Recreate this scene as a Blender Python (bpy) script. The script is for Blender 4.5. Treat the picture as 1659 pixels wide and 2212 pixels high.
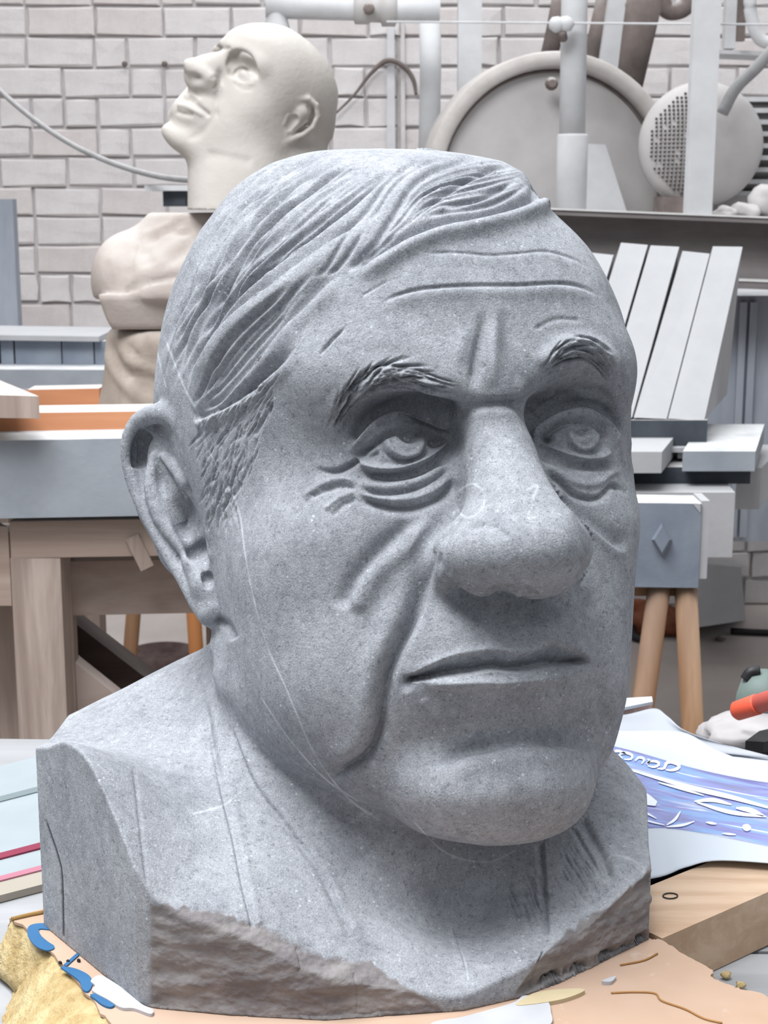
import bpy, bmesh, math, random
import numpy as np
from mathutils import Vector, Matrix
for _o in list(bpy.data.objects): bpy.data.objects.remove(_o)
SC=bpy.context.scene
random.seed(4)
# ================= camera =================
cd=bpy.data.cameras.new('camera');cam=bpy.data.objects.new('camera',cd);SC.collection.objects.link(cam)
cd.sensor_fit='HORIZONTAL';cd.sensor_width=36.0;cd.lens=3300.0/1659.0*36.0
cam.location=(0,0,1.125);cam.rotation_euler=(math.radians(90-11.5),0,0)
cd.clip_start=0.05;cd.clip_end=60
cd.dof.use_dof=True;cd.dof.focus_distance=0.66;cd.dof.aperture_fstop=71.6/1.25
SC.camera=cam
# ================= daylight and rear fill lamp =================
w=bpy.data.worlds.new('daylight');SC.world=w;w.use_nodes=True
nt=w.node_tree;bg=nt.nodes['Background']
tc=nt.nodes.new('ShaderNodeTexCoord');sx=nt.nodes.new('ShaderNodeSeparateXYZ');mr=nt.nodes.new('ShaderNodeMapRange')
nt.links.new(tc.outputs['Generated'],sx.inputs[0]);nt.links.new(sx.outputs['Z'],mr.inputs['Value'])
mr.inputs['From Min'].default_value=-0.1;mr.inputs['From Max'].default_value=1.0
mr.inputs['To Min'].default_value=0.085;mr.inputs['To Max'].default_value=1.05
bg.inputs['Color'].default_value=(0.93,0.965,1.0,1);nt.links.new(mr.outputs[0],bg.inputs['Strength'])
def area_light(name,loc,aim,size,power,col):
    d=bpy.data.lights.new(name,'AREA');d.shape='RECTANGLE';d.size,d.size_y=size;d.energy=power;d.color=col
    o=bpy.data.objects.new(name,d);SC.collection.objects.link(o);o.location=loc
    o.rotation_euler=(Vector(aim)-Vector(loc)).to_track_quat('-Z','Y').to_euler();return o
area_light('roof_window',(-0.60,0.45,3.0),(0.1,0.9,0.8),(1.6,1.2),104,(0.97,0.985,1.0))
area_light('rear_fill_light',(0.2,2.9,3.3),(0.2,3.3,0.9),(2.6,1.0),48,(0.98,0.985,1.0))  # added lamp without a seen source, brightens the wall and background
SC.view_settings.view_transform='Standard';SC.view_settings.look='None';SC.view_settings.gamma=1
SC.view_settings.exposure=0.05;SC.view_settings.use_curve_mapping=False
BUST_H=0.16
F_PX=3300.;CX=829.5;CY=1106.;PITCH=math.radians(11.5);UNIT=0.0125
CAM_H=0.325   # above the table top
# ---------- camera frame (x right, y away, z up) in "units" (1.25 cm) -------------
def px3(px,py,d):
    px=np.asarray(px,float);py=np.asarray(py,float);d=np.asarray(d,float)
    return np.stack(np.broadcast_arrays((px-CX)/F_PX*d,d,(CY-py)/F_PX*d),-1)
def topx(P):
    return np.stack([CX+F_PX*P[...,0]/P[...,1],CY-F_PX*P[...,2]/P[...,1]],-1)
_s,_c=math.sin(PITCH),math.cos(PITCH)
def c2t(P): return np.stack([P[...,0],P[...,1]*_c+P[...,2]*_s,P[...,2]*_c-P[...,1]*_s+CAM_H/UNIT],-1)
def t2c(T):
    T=np.asarray(T,float);z=T[...,2]-CAM_H/UNIT;return np.stack([T[...,0],T[...,1]*_c-z*_s,T[...,1]*_s+z*_c],-1)
def to_world(P,top=0.8):      # camera-frame units -> world metres
    P=np.asarray(P)*UNIT
    return np.stack([P[...,0],P[...,1]*_c+P[...,2]*_s,P[...,2]*_c-P[...,1]*_s+top+CAM_H],-1)
def from_world(W,top=0.8):
    W=np.asarray(W,float);x=W[...,0];y=W[...,1];z=W[...,2]-top-CAM_H
    return np.stack([x,y*_c-z*_s,y*_s+z*_c],-1)/UNIT
def tbl(px,py,z=0.0):         # pixel on the plane z above the table -> "table coords" in units (x,y,z up)
    a=(px-CX)/F_PX;b=(CY-py)/F_PX
    dx,dy,dz=a,_c+b*_s,b*_c-_s
    t=(z*UNIT-CAM_H)/dz/UNIT
    return np.array([dx*t,dy*t])
# ---------- head frame -----------------------------------------------------------
_v=[math.radians(21.007),math.radians(-2.981),math.radians(-2.348)]
def _R(y,p,q):
    Rz=np.array([[np.cos(y),-np.sin(y),0],[np.sin(y),np.cos(y),0],[0,0,1]])
    Rx=np.array([[1,0,0],[0,np.cos(p),-np.sin(p)],[0,np.sin(p),np.cos(p)]])
    Ry=np.array([[np.cos(q),0,np.sin(q)],[0,1,0],[-np.sin(q),0,np.cos(q)]])
    return Rz@Rx@Ry
HM=_R(*_v)@np.diag([1,-1,1.]);HO=np.array([.5723,59.3167,.5489])
def h2c(q): return np.asarray(q,float)@HM.T+HO
def c2h(p): return (p-HO)@HM
# ---------- SDF primitives -------------------------------------------------------
def smin(a,b,k):
    h=np.maximum(k-np.abs(a-b),0)/k
    return np.minimum(a,b)-h*h*k*0.25
def smax(a,b,k): return -smin(-a,-b,k)
def ell(p,c,r):
    r=np.asarray(r,float);q=(p-np.asarray(c,float))/r
    k0=np.sqrt((q*q).sum(-1));q=q/r
    k1=np.sqrt((q*q).sum(-1))
    return k0*(k0-1)/np.maximum(k1,1e-6)
def cap(p,a,b,ra,rb):
    a=np.asarray(a,float);b=np.asarray(b,float);d=b-a
    t=np.clip(((p-a)@d)/(d@d),0,1)
    q=p-a-t[:,None]*d
    return np.sqrt((q*q).sum(-1))-(ra+(rb-ra)*t)
def mir(q):
    m=q.copy();m[:,0]=-np.abs(m[:,0]);return m
# generic head, life centimetres; x image right, y forward, z up
HEADP=None
def head_local(q):
    m=mir(q)
    d=ell(q,(0,-1.0,5.0),(7.7,9.2,7.6))
    d=smin(d,ell(q,(0,3.9,4.8),(6.4,5.3,5.6)),2.5)
    d=smin(d,ell(q,(0,1.4,0.0),(7.1,6.4,8.5)),2.5)
    d=smin(d,ell(q,(0,2.4,-5.0),(6.3,6.3,7.0)),3.0)
    d=smin(d,ell(m,(-4.0,4.6,-1.9),(2.7,2.9,2.6)),2.2)
    d=smin(d,ell(m,(-3.7,4.0,-6.6),(2.7,3.9,4.4)),2.0)
    d=smin(d,ell(q,(0,6.1,-6.2),(3.6,4.0,3.8)),1.6)
    d=smin(d,cap(m,(-5.2,0.5,-7.4),(-2.2,6.2,-10.9),1.6,1.4),2.0)
    d=smin(d,ell(q,(0,7.0,-10.7),(3.2,2.5,1.9)),1.3)
    d=smin(d,cap(m,(-0.9,8.0,3.45),(-4.4,6.9,3.9),1.45,1.15),1.4)
    d=smax(d,-ell(m,(-3.0,9.1,2.0),(2.3,2.6,1.35)),0.9)
    d=smin(d,ell(m,(-3.25,5.9,1.35),(2.05,1.95,1.5)),0.4)
    n=cap(q,(0,7.7,3.0),(0,9.9,-1.6),1.05,1.6)
    n=smin(n,cap(q,(0,8.6,2.0),(0,11.2,-2.2),0.62,0.9),0.6)
    n=smin(n,ell(q,(0.0,10.9,-2.75),(1.5,1.6,1.15)),1.0)
    n=smin(n,ell(m,(-1.4,9.4,-2.9),(1.2,1.7,1.1)),1.4)
    d=smax(d,-ell(q,(0,10.6,-4.9),(1.3,0.9,0.8)),0.8)
    return smin(d,n,0.8)
class Warp:
    def __init__(s,tgt,src,lam=0.0):
        tgt=np.asarray(tgt);src=np.asarray(src);n=len(tgt);s.t=tgt
        K=np.sqrt(((tgt[:,None]-tgt[None])**2).sum(-1))+lam*np.eye(n)*-1
        Pm=np.concatenate([np.ones((n,1)),tgt],1)
        A=np.zeros((n+4,n+4));A[:n,:n]=K;A[:n,n:]=Pm;A[n:,:n]=Pm.T
        b=np.zeros((n+4,3));b[:n]=src-tgt
        s.w=np.linalg.solve(A,b)
    def __call__(s,p):
        out=np.empty_like(p)
        for i in range(0,len(p),60000):
            q=p[i:i+60000]
            K=np.sqrt(np.maximum((q*q).sum(1)[:,None]+(s.t*s.t).sum(1)[None]-2*q@s.t.T,0))
            out[i:i+60000]=q+K@s.w[:-4]+s.w[-4]+q@s.w[-3:]
        return out
# ---------- meshing: sparse surface nets ----------------------------------------
def surface_nets(f,lo,hi,h,coarse=4):
    lo=np.array(lo,float);hi=np.array(hi,float)
    H=h*coarse
    n=np.ceil((hi-lo)/H).astype(int)
    g=np.stack(np.meshgrid(*[np.arange(k) for k in n],indexing='ij'),-1).reshape(-1,3)
    v=f(lo+(g+0.5)*H)
    act=g[np.abs(v)<H*1.35]
    N=n*coarse+1
    val=np.full(tuple(N),1e3,np.float32)
    known=np.zeros(tuple(N),bool)
    # fill far signs from coarse cells
    sg=np.repeat(np.repeat(np.repeat(np.sign(v).reshape(n),coarse,0),coarse,1),coarse,2)
    val[:-1,:-1,:-1]=sg*1e3
    o=np.stack(np.meshgrid(*[np.arange(coarse+1)]*3,indexing='ij'),-1).reshape(-1,3)
    for i in range(0,len(act),2000):
        c=(act[i:i+2000,None]*coarse+o[None]).reshape(-1,3)
        known[c[:,0],c[:,1],c[:,2]]=True
    idx=np.argwhere(known)
    for i in range(0,len(idx),300000):
        c=idx[i:i+300000]
        val[c[:,0],c[:,1],c[:,2]]=f(lo+c*h)
    ins=val<0
    # cells with sign change
    c8=[ins[a:N[0]-1+a,b:N[1]-1+b,c:N[2]-1+c] for a in(0,1) for b in(0,1) for c in(0,1)]
    s=sum(x.astype(np.int8) for x in c8)
    cell=np.argwhere((s>0)&(s<8))
    cid=np.full(tuple(N-1),-1,np.int64);cid[cell[:,0],cell[:,1],cell[:,2]]=np.arange(len(cell))
    acc=np.zeros((len(cell),3));cnt=np.zeros(len(cell))
    corners=[(a,b,c) for a in(0,1) for b in(0,1) for c in(0,1)]
    for a in corners:
        for ax in range(3):
            if a[ax]:continue
            b=list(a);b[ax]=1
            va=val[cell[:,0]+a[0],cell[:,1]+a[1],cell[:,2]+a[2]];vb=val[cell[:,0]+b[0],cell[:,1]+b[1],cell[:,2]+b[2]]
            m=(va<0)!=(vb<0)
            t=np.where(m,va/np.where(m,va-vb,1),0)
            pt=np.array(a,float)[None].repeat(len(cell),0);pt[:,ax]+=t
            acc[m]+=pt[m];cnt[m]+=1
    V=lo+(cell+acc/cnt[:,None])*h
    Q=[]
    for ax in range(3):
        b,c=[(1,2),(2,0),(0,1)][ax]
        sl0=[slice(None)]*3;sl1=[slice(None)]*3
        sl0[ax]=slice(0,-1);sl1[ax]=slice(1,None)
        d=np.argwhere(ins[tuple(sl0)]!=ins[tuple(sl1)])
        d=d[(d[:,b]>0)&(d[:,c]>0)&(d[:,b]<N[b]-1)&(d[:,c]<N[c]-1)]
        i0=ins[d[:,0],d[:,1],d[:,2]]
        def g(db,dc):
            e=d.copy();e[:,b]+=db;e[:,c]+=dc
            return cid[e[:,0],e[:,1],e[:,2]]
        q=np.stack([g(-1,-1),g(0,-1),g(0,0),g(-1,0)],1)
        q[~i0]=q[~i0][:,::-1]
        Q.append(q)
    Q=np.concatenate(Q);Q=Q[(Q>=0).all(1)]
    return V,Q
def subdivide(V,Q):
    E=np.concatenate([Q[:,[i,(i+1)%4]] for i in range(4)]);E.sort(1)
    key=E[:,0].astype(np.int64)*len(V)+E[:,1]
    u,inv=np.unique(key,return_inverse=True)
    ev=(V[u//len(V)]+V[u%len(V)])/2
    fv=V[Q].mean(1)
    n=len(Q);ne=len(u);e=inv.reshape(4,n)+len(V);fc=np.arange(n)+len(V)+ne
    Qn=np.concatenate([np.stack([Q[:,i],e[i],fc,e[(i+3)%4]],1) for i in range(4)])
    return np.concatenate([V,ev,fv]),Qn
def normals(V,Q):
    n=np.cross(V[Q[:,2]]-V[Q[:,0]],V[Q[:,3]]-V[Q[:,1]])
    N=np.zeros_like(V)
    for k in range(3):
        for i in range(4):
            N[:,k]+=np.bincount(Q[:,i],n[:,k],len(V))
    return N/np.maximum(np.linalg.norm(N,axis=1,keepdims=True),1e-9)
def project(f,V,Q,it=2,mx=0.2):
    for _ in range(it):
        N=normals(V,Q);V=V-np.clip(f(V),-mx,mx)[:,None]*N
    return V
def subdivide_front(V,Q,f,lim=.15):
    # refine only the quads turned to the viewer; seam vertices stay on the coarse edge
    N=normals(V,Q);vd=V/np.linalg.norm(V,axis=1,keepdims=True)
    m=((N*vd).sum(1)<lim)[Q].any(1)
    A=Q[m];B=Q[~m];used=np.unique(A)
    E=np.concatenate([A[:,[i,(i+1)%4]] for i in range(4)]);E.sort(1)
    key=E[:,0].astype(np.int64)*len(V)+E[:,1];u,inv,cnt=np.unique(key,return_inverse=True,return_counts=True)
    ev=(V[u//len(V)]+V[u%len(V)])/2;en=(N[u//len(V)]+N[u%len(V)]);fv=V[A].mean(1);fn=N[A].mean(1)
    mov=np.concatenate([cnt>1,np.ones(len(A),bool)])
    NV=np.concatenate([ev,fv]);NN=np.concatenate([en,fn]);NN/=np.maximum(np.linalg.norm(NN,axis=1,keepdims=True),1e-9)
    for _ in range(2):
        NV[mov]-=np.clip(f(NV[mov]),-.05,.05)[:,None]*NN[mov]
    n=len(A);ne=len(u);e=inv.reshape(4,n)+len(V);fc=np.arange(n)+len(V)+ne
    Qn=np.concatenate([np.stack([A[:,i],e[i],fc,e[(i+3)%4]],1) for i in range(4)])
    return np.concatenate([V,NV]),np.concatenate([Qn,B])
def build(f,lo,hi,h,levels,its=2):
    V,Q=surface_nets(f,lo,hi,h);V=project(f,V,Q,1,h)
    for l in range(levels):
        V,Q=subdivide(V,Q);V=project(f,V,Q,its if l==levels-1 else 1,h)
    return V,Q
# ---------- stone bust ------------------------------------------------------------
CAMT=np.array([0,0,CAM_H/UNIT])
def tray(px,py,y):            # table-frame point on the pixel's ray at distance y
    a=(px-CX)/F_PX;b=(CY-py)/F_PX
    d=np.array([a,_c+b*_s,b*_c-_s]);return CAMT+d*(y/d[1])
CHEST=[(105,1612,50.9),(130,1600,50.2),(190,1640,48.6),(240,1750,47.3),(290,1870,46.2),(320,1945,45.8),
 (110,1590,55),(200,1540,57),(300,1480,57.5),(440,1415,58),(330,1600,54),(400,1700,50.8),(430,1850,47.9),(500,1950,46.4),(560,1650,52.5),(600,1850,48.6),(640,2035,46.0),
 (760,1760,52.5),(760,1950,48.0),(800,2090,46.0),(900,2050,47.0),(960,2150,45.8),(985,1960,50.6),(1000,2040,48.4),(1080,2100,46.6),
 (1100,1880,51.5),(1180,1930,50.0),(1200,2020,48.0),(1250,1990,48.8),(1330,1925,49.9),(1200,1840,52),(1285,1680,55),(1340,1745,54),(1385,1815,53),(1400,1860,51),(1300,1840,51.6)]
_cp=np.array([tray(*c) for c in CHEST])
_cp=np.concatenate([_cp,[(-10,62,6.0),(0,63,8.5),(9,62,3.8),(0,58,9)]])
def _tps2(P,z,lam=0.3):
    n=len(P);r=np.sqrt(((P[:,None]-P[None])**2).sum(-1));K=r*r*np.log(r+1e-9)+lam*np.eye(n)*1.0
    A=np.zeros((n+3,n+3));Pm=np.concatenate([np.ones((n,1)),P],1);A[:n,:n]=K;A[:n,n:]=Pm;A[n:,:n]=Pm.T
    return np.linalg.solve(A,np.concatenate([z,np.zeros(3)]))
_cw=_tps2(_cp[:,:2],_cp[:,2])
def chest_z(xy):
    out=np.empty(len(xy))
    for i in range(0,len(xy),100000):
        q=xy[i:i+100000];r2=((q[:,None]-_cp[None,:,:2])**2).sum(-1)
        out[i:i+100000]=0.5*(r2*np.log(r2+1e-9))@_cw[:-3]+_cw[-3]+q@_cw[-2:]
    return out
FOOT=np.array([(-8.1,46.2),(-7.5,45.95),(-5,45.5),(-1.9,45.2),(2.6,45.8),(4.5,46.6),(6,47.6),(9.5,50.7),(10.2,56),(8.5,62),(2,64.5),(-8,63),(-12.6,58),(-12.6,53),(-12.45,51.8),(-11.6,50.7)])
def foot_sdf(q):
    d=np.full(len(q),-1e9)
    hull=FOOT
    for i in range(len(hull)):
        a=hull[i];b=hull[(i+1)%len(hull)];t=b-a;n=np.array([t[1],-t[0]])/np.hypot(*t)
        d=np.maximum(d,(q-a)@n)
    return d
def torso(T):
    z=chest_z(T[:,:2])
    top=(T[:,2]-z)*0.85
    s=foot_sdf(T[:,:2])
    d=smax(top,s,0.12)
    return np.maximum(d,-T[:,2])
LMK=[ # local head cm, target pixel
 ((0,9.5,2.6),(1062,900)),((0,10.9,0.5),(1120,1010)),((0,12.25,-2.6),(1195,1180)),((0,10.4,-4.1),(1135,1300)),
 ((-2.4,9.9,-3.1),(948,1200)),((2.4,9.9,-3.1),(1258,1195)),
 ((-4.9,6.7,1.5),(770,985)),((-1.7,8.1,1.4),(985,962)),((1.7,8.1,1.4),(1160,950)),((4.9,6.7,1.5),(1325,970)),((-3.25,8.2,1.45),(875,965)),((3.25,8.2,1.45),(1248,945)),
 ((-2.9,9.0,-6.6),(888,1472)),((2.9,9.0,-6.6),(1275,1434)),((0,10.4,-6.5),(1110,1432)),
 ((0,9.5,-10.8),(1130,1700)),((0,8.9,-8.7),(1120,1605)),
 ((-2.8,8.4,3.9),(840,800)),((2.8,8.4,3.9),(1245,760)),((0,9.4,3.9),(1055,800)),((0,9.3,8.0),(1060,560)),
 ((-7.4,0.0,0.6),(432,1150)),((-7.2,0.6,-3.5),(470,1360)),((-7.6,0.2,3.6),(400,905)),
 ((-4.6,7.1,-1.5),(760,1160)),((4.6,7.1,-1.5),(1330,1130)),
]
SILS=[ # traced outlines that the head's contour must meet
 [(330,870),(335,800),(350,700),(380,600),(430,500),(500,410),(545,375),(600,345),(660,330),(720,322),(800,322),(900,323),(990,330),(1080,345),(1140,375),(1163,440),(1215,478),(1262,520),(1295,570),(1320,620),(1343,680),(1356,730),(1365,800),(1366,860),(1358,905),(1366,960),(1372,1050),(1376,1120),(1374,1190),(1370,1300),(1362,1420),(1350,1530),(1325,1620),(1292,1665)],
 [(1292,1665),(1283,1710),(1262,1760),(1225,1795),(1150,1822),(1060,1830),(960,1815),(880,1785),(800,1725)],
 [(445,1400),(455,1450),(480,1520),(520,1580),(560,1630),(620,1675),(690,1698)],
]
def resample(L,step):
    L=np.array(L,float);s=np.concatenate([[0],np.cumsum(np.hypot(*np.diff(L,axis=0).T))])
    t=np.linspace(0,s[-1],max(2,int(round(s[-1]/step))+1))
    return np.stack([np.interp(t,s,L[:,k]) for k in range(L.shape[1])],1)
def fit_warp(verbose=False,iters=4,lmk=None,sils=None,l2c=None,mat=None,box=((-16,42,-19),(16,76,19)),step=55,scale=1.0):
    lmk=lmk or LMK;sils=sils or SILS;l2c=l2c or h2c;Mx,Ox=mat or (HM,HO)
    src=[l2c(q) for q,_ in lmk];tgt=[px3(p[0],p[1],s[1]) for s,(_,p) in zip(src,lmk)]
    a=[l2c(q) for q in [(0,-10,0),(-6,-8,8),(6,-8,8),(0,-8,-8),(0,-10.5,5),(9,-2,-12),(-9,-2,-14)]]
    W=Warp(tgt+a,src+a)
    for it in range(iters):
        f=lambda p:head_local((W(p)-Ox)@Mx)
        V,Q=build(f,box[0],box[1],0.6,1)
        N=normals(V,Q);vd=V/np.linalg.norm(V,axis=1,keepdims=True)
        g=(N*vd).sum(1);c=np.where(np.abs(g)<0.22)[0];pc=topx(V[c])
        nx=N[c][:,[0,2]]*[1,-1];nx/=np.maximum(np.linalg.norm(nx,axis=1,keepdims=True),1e-9)
        T=[];S=[];err=[]
        for L in sils:
            R=resample(L,step);tg=np.gradient(R,axis=0);nn=np.stack([tg[:,1],-tg[:,0]],1);nn/=np.linalg.norm(nn,axis=1,keepdims=True)
            for p,n in zip(R,nn):
                dd=np.hypot(*(pc-p).T)+((1-np.abs(nx@n))*300+np.abs(g[c])*100)*scale
                lim=(160 if it==0 else 90)*scale
                k=dd.argmin();k2=c[k]
                if np.hypot(*(pc[k]-p))>lim:continue
                S.append(W(V[k2][None])[0]);T.append(px3(p[0],p[1],V[k2,1]));err.append(np.hypot(*(pc[k]-p)))
        if verbose:print('sil',it,len(T),np.mean(err),np.max(err))
        W=Warp(np.array(tgt+a+T),np.array(src+a+S),lam=0.15)
    return W
# --- ear: rim, fold and bowl traced on a plane standing out from the head
EP0=h2c((-7.3,0.3,0));EPD=h2c((-9.3,-2.9,0))-EP0
EPN=np.cross(EPD/np.linalg.norm(EPD),HM[:,2]);EPN/=np.linalg.norm(EPN)
if EPN[1]>0:EPN=-EPN
def ep(px,py,off=0.0):        # pixel -> point of the ear plane, lifted by off
    d=px3(px,py,1.0);t=((EP0+EPN*off)@EPN)/(d@EPN);return d*t
def chain(p,pts,r,off=0.0,kk=0.15,flat=1.0,sm=0):
    A=np.array([[a[0],a[1],a[2] if len(a)>2 else 0,q] for a,q in zip(pts,r if hasattr(r,'__len__') else [r]*len(pts))],float)
    if sm and len(A)>2:A=spline(A,sm);kk=.02
    P=[ep(a[0],a[1],off+a[2]) for a in A];d=None
    if flat!=1.0:
        def fl(x): n=(x-EP0)@EPN-off;return x+(n*(flat-1))[...,None]*EPN
        p=fl(p);P=[fl(x) for x in P]
    for k in range(len(P)-1):
        c=cap(p,P[k],P[k+1],A[k,3],A[k+1,3]);d=c if d is None else smin(d,c,kk)
    return d*(1.0 if flat==1.0 else .6)
def ear(p):
    out=np.full(len(p),9.0)
    c=ep(380,1120);m=((p-c)**2).sum(1)<6.5**2
    q=p[m]
    if len(q)==0:return out
    d=chain(q,[(338,958),(350,1075),(392,1175),(440,1275)],[1.0,1.3,1.15,.6],-0.6,.3,flat=2.2)
    rim=chain(q,[(430,985,-.2),(412,930,-.05),(385,902,.05),(340,893,.1),(300,912,.1),(279,960,.1),(286,1030,.05),(314,1105,0),(357,1185,0),(397,1250,0),(427,1300,0),(452,1328,0)],[.40,.44,.42,.38,.36,.33,.30,.27,.26,.28,.34,.42],0.0,.25,sm=3)
    d=smin(d,rim,.22)
    d=smax(d,-chain(q,[(356,945),(322,955),(310,1000),(322,1060)],[.26,.36,.38,.2],0.22,.25,sm=3),.2)
    d=smin(d,chain(q,[(332,985,0),(330,1050,.1),(352,1120,.1),(400,1185,0),(430,1240,-.05)],[.16,.34,.36,.32,.30],-.12,.2,sm=3),.2)
    d=smin(d,chain(q,[(352,985),(392,1035),(408,1070)],[.14,.20,.22],-.15,.15),.15)
    d=smax(d,-chain(q,[(352,1030),(356,1065)],[.16,.14],0.05,.2),.15)
    d=smin(d,chain(q,[(420,1215),(447,1265),(462,1315)],[.40,.55,.50],-.05,.3),.35)
    d=smin(d,cap(q,ep(468,1095,.05),ep(472,1190,.12),.36,.34),.35)
    d=smax(d,-chain(q,[(446,1240),(452,1262)],[.16,.14],0.32,.2),.15)
    out[m]=d;return out
def ear_bowl(p):
    out=np.full(len(p),9.0)
    c=ep(405,1130);m=((p-c)**2).sum(1)<2.6**2;q=p[m]
    if len(q):out[m]=chain(q,[(398,1070),(402,1135),(422,1178),(432,1196)],[.36,.60,.46,.34],0.22,.25)
    return out
def bust_sdf():
    W=fit_warp()
    def F(p):
        d=head_local(c2h(W(p)))
        d=smin(d,ear(p),.3)
        d=smax(d,-ear_bowl(p),.25)
        T=c2t(p)
        n=cap(T,(-1.0,55.5,2),(-1.0,58.5,13),6.0,5.2)
        d2=smin(torso(T),n,1.5)
        return smin(d,np.maximum(d2,-T[:,2]),0.5)
    return F,(-18,38,-30),(16,78,19)
# ---------- carving strokes: traced lines laid on the visible stone surface ---------
class Carver:
    def __init__(s,V,Q,scale=4.0):
        s.V=V;s.Q=Q;s.N=normals(V,Q)
        for _ in range(3):   # softened normals give a steady carving direction
            s.N=s._smooth(s.N)
        s.refresh()
        s.h=np.zeros(len(V));s.attr={}
    def _smooth(s,X):
        Y=X.copy();c=np.ones(len(X))
        for i in range(4):
            a=s.Q[:,i];b=s.Q[:,(i+1)%4]
            for k in range(3): Y[:,k]+=np.bincount(a,X[b,k],len(X))+np.bincount(b,X[a,k],len(X))
            c+=np.bincount(a,minlength=len(X))+np.bincount(b,minlength=len(X))
        Y/=c[:,None]
        return Y/np.maximum(np.linalg.norm(Y,axis=1,keepdims=True),1e-9)
    def refresh(s):
        V=s.V;s.P=topx(V)
        face=(normals(V,s.Q)*V).sum(1)<0.0
        g=6.0;ix=(s.P[:,0]/g).astype(int)+50;iy=(s.P[:,1]/g).astype(int)+50
        z=np.full((560,460),1e9);ok=face&(ix>2)&(iy>2)&(ix<457)&(iy<557)
        np.minimum.at(z,(iy[ok],ix[ok]),V[ok,1])
        zz=z.copy()
        for a in(-1,0,1):
            for b in(-1,0,1): zz=np.minimum(zz,np.roll(np.roll(z,a,0),b,1))
        s.vis=np.zeros(len(V),bool);s.vis[ok]=V[ok,1]<z[iy[ok],ix[ok]]+2.0
        o=np.where(s.vis)[0]
        s.idx=o[np.argsort(s.P[o,0])];s.xs=s.P[s.idx,0]
    def near(s,lo,hi):
        a,b=np.searchsorted(s.xs,[lo[0],hi[0]]);i=s.idx[a:b]
        y=s.P[i,1];return i[(y>lo[1])&(y<hi[1])]
    def dist(s,pts,reach,step=3.0,smooth=True):
        L=np.array(pts,float)
        if smooth and len(L)>2: L=spline(L)
        L=resample(L,step)
        i=s.near(L[:,:2].min(0)-reach,L[:,:2].max(0)+reach)
        if len(i)==0:return i,None,None,None
        p=s.P[i];best=np.full(len(i),1e9);bj=np.zeros(len(i),int)
        for c in range(0,len(L),64):
            d=((p[:,None]-L[None,c:c+64,:2])**2).sum(-1);j=d.argmin(1);m=d[np.arange(len(i)),j]
            u=m<best;best[u]=m[u];bj[u]=j[u]+c
        best=np.sqrt(best);k=best<reach;i=i[k];p=p[k];bj=bj[k]
        tg=np.gradient(L[:,:2],axis=0);tg/=np.maximum(np.linalg.norm(tg,axis=1,keepdims=True),1e-9)
        r=p-L[bj,:2];T=tg[bj]
        along=(r*T).sum(1);sd=T[:,0]*r[:,1]-T[:,1]*r[:,0]
        t=np.clip((bj+along/step)/(len(L)-1),0,1)
        over=np.maximum(np.abs(along)-step*1.2,0)
        dd=np.sign(sd)*np.sqrt(sd*sd+over*over)
        wm=L[bj,2] if L.shape[1]>2 else np.ones(len(i))
        return i,dd,t,wm
    def taper(s,t,a=0.15,b=0.15):
        w=np.ones(len(t))
        if a>0:w*=np.clip(t/a,0,1)
        if b>0:w*=np.clip((1-t)/b,0,1)
        return w*w*(3-2*w)
    # w, w2: widths (px) on the left / right of the line as drawn (right = below for a line drawn rightwards)
    def line(s,pts,A,w,w2=None,B=0,b=0,wb=None,ends=(0.15,0.15),shape='g'):
        w2=w2 or w;wb=wb or w
        reach=max(w*2.6,w2*2.6,abs(b)+wb*2.6)*1.3
        i,d,t,wm=s.dist(pts,reach)
        if t is None:return
        W=np.where(d<0,w,w2)*wm
        x=np.abs(d)/np.maximum(W,0.5)
        h=A*(np.exp(-x*x) if shape=='g' else np.clip(1-x,0,1))
        if B: h+=B*np.exp(-((d-b)/wb)**2)
        s.h[i]+=h*s.taper(t,*ends)
    def blob(s,c,r,A,ang=0,p=2):
        r=(r,r) if np.isscalar(r) else r
        R=max(r)*2.6;i=s.near((c[0]-R,c[1]-R),(c[0]+R,c[1]+R))
        q=s.P[i]-np.array(c);ca,sa=math.cos(math.radians(ang)),math.sin(math.radians(ang))
        x=(q[:,0]*ca+q[:,1]*sa)/r[0];y=(-q[:,0]*sa+q[:,1]*ca)/r[1]
        s.h[i]+=A*np.exp(-(x*x+y*y)**(p/2))
    def paint(s,name,pts,w,val=1.0,ends=(0.05,0.05)):
        a=s.attr.setdefault(name,np.zeros(len(s.V)))
        i,d,t,wm=s.dist(pts,w*2.5+3)
        if t is None:return
        a[i]=np.maximum(a[i],val*np.exp(-(d/w)**2)*s.taper(t,*ends))
    def smooth(s,c,r,it=12):
        i=np.where(s.vis&(((s.P-np.array(c))**2).sum(1)<(1.6*r)**2))[0];loc=np.full(len(s.V),-1);loc[i]=np.arange(len(i))
        q=s.Q[(loc[s.Q]>=0).all(1)];w=np.exp(-((s.P[i]-np.array(c))**2).sum(1)/r**2*1.2)[:,None]
        for _ in range(it):
            X=s.V[i];Y=X.copy();n=np.ones(len(i))
            for k in range(4):
                a=loc[q[:,k]];b=loc[q[:,(k+1)%4]]
                for d in range(3):Y[:,d]+=np.bincount(a,X[b,d],len(i))+np.bincount(b,X[a,d],len(i))
                n+=np.bincount(a,minlength=len(i))+np.bincount(b,minlength=len(i))
            s.V[i]=X+(Y/n[:,None]-X)*w
        s.refresh()
    def apply(s,maxh=None):
        s.h*=np.clip(-(s.N*s.V).sum(1)/np.linalg.norm(s.V,axis=1)/.22,0,1)
        s.V=s.V+s.N*(s.h/66.0)[:,None];s.h[:]=0
        s.refresh()
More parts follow.
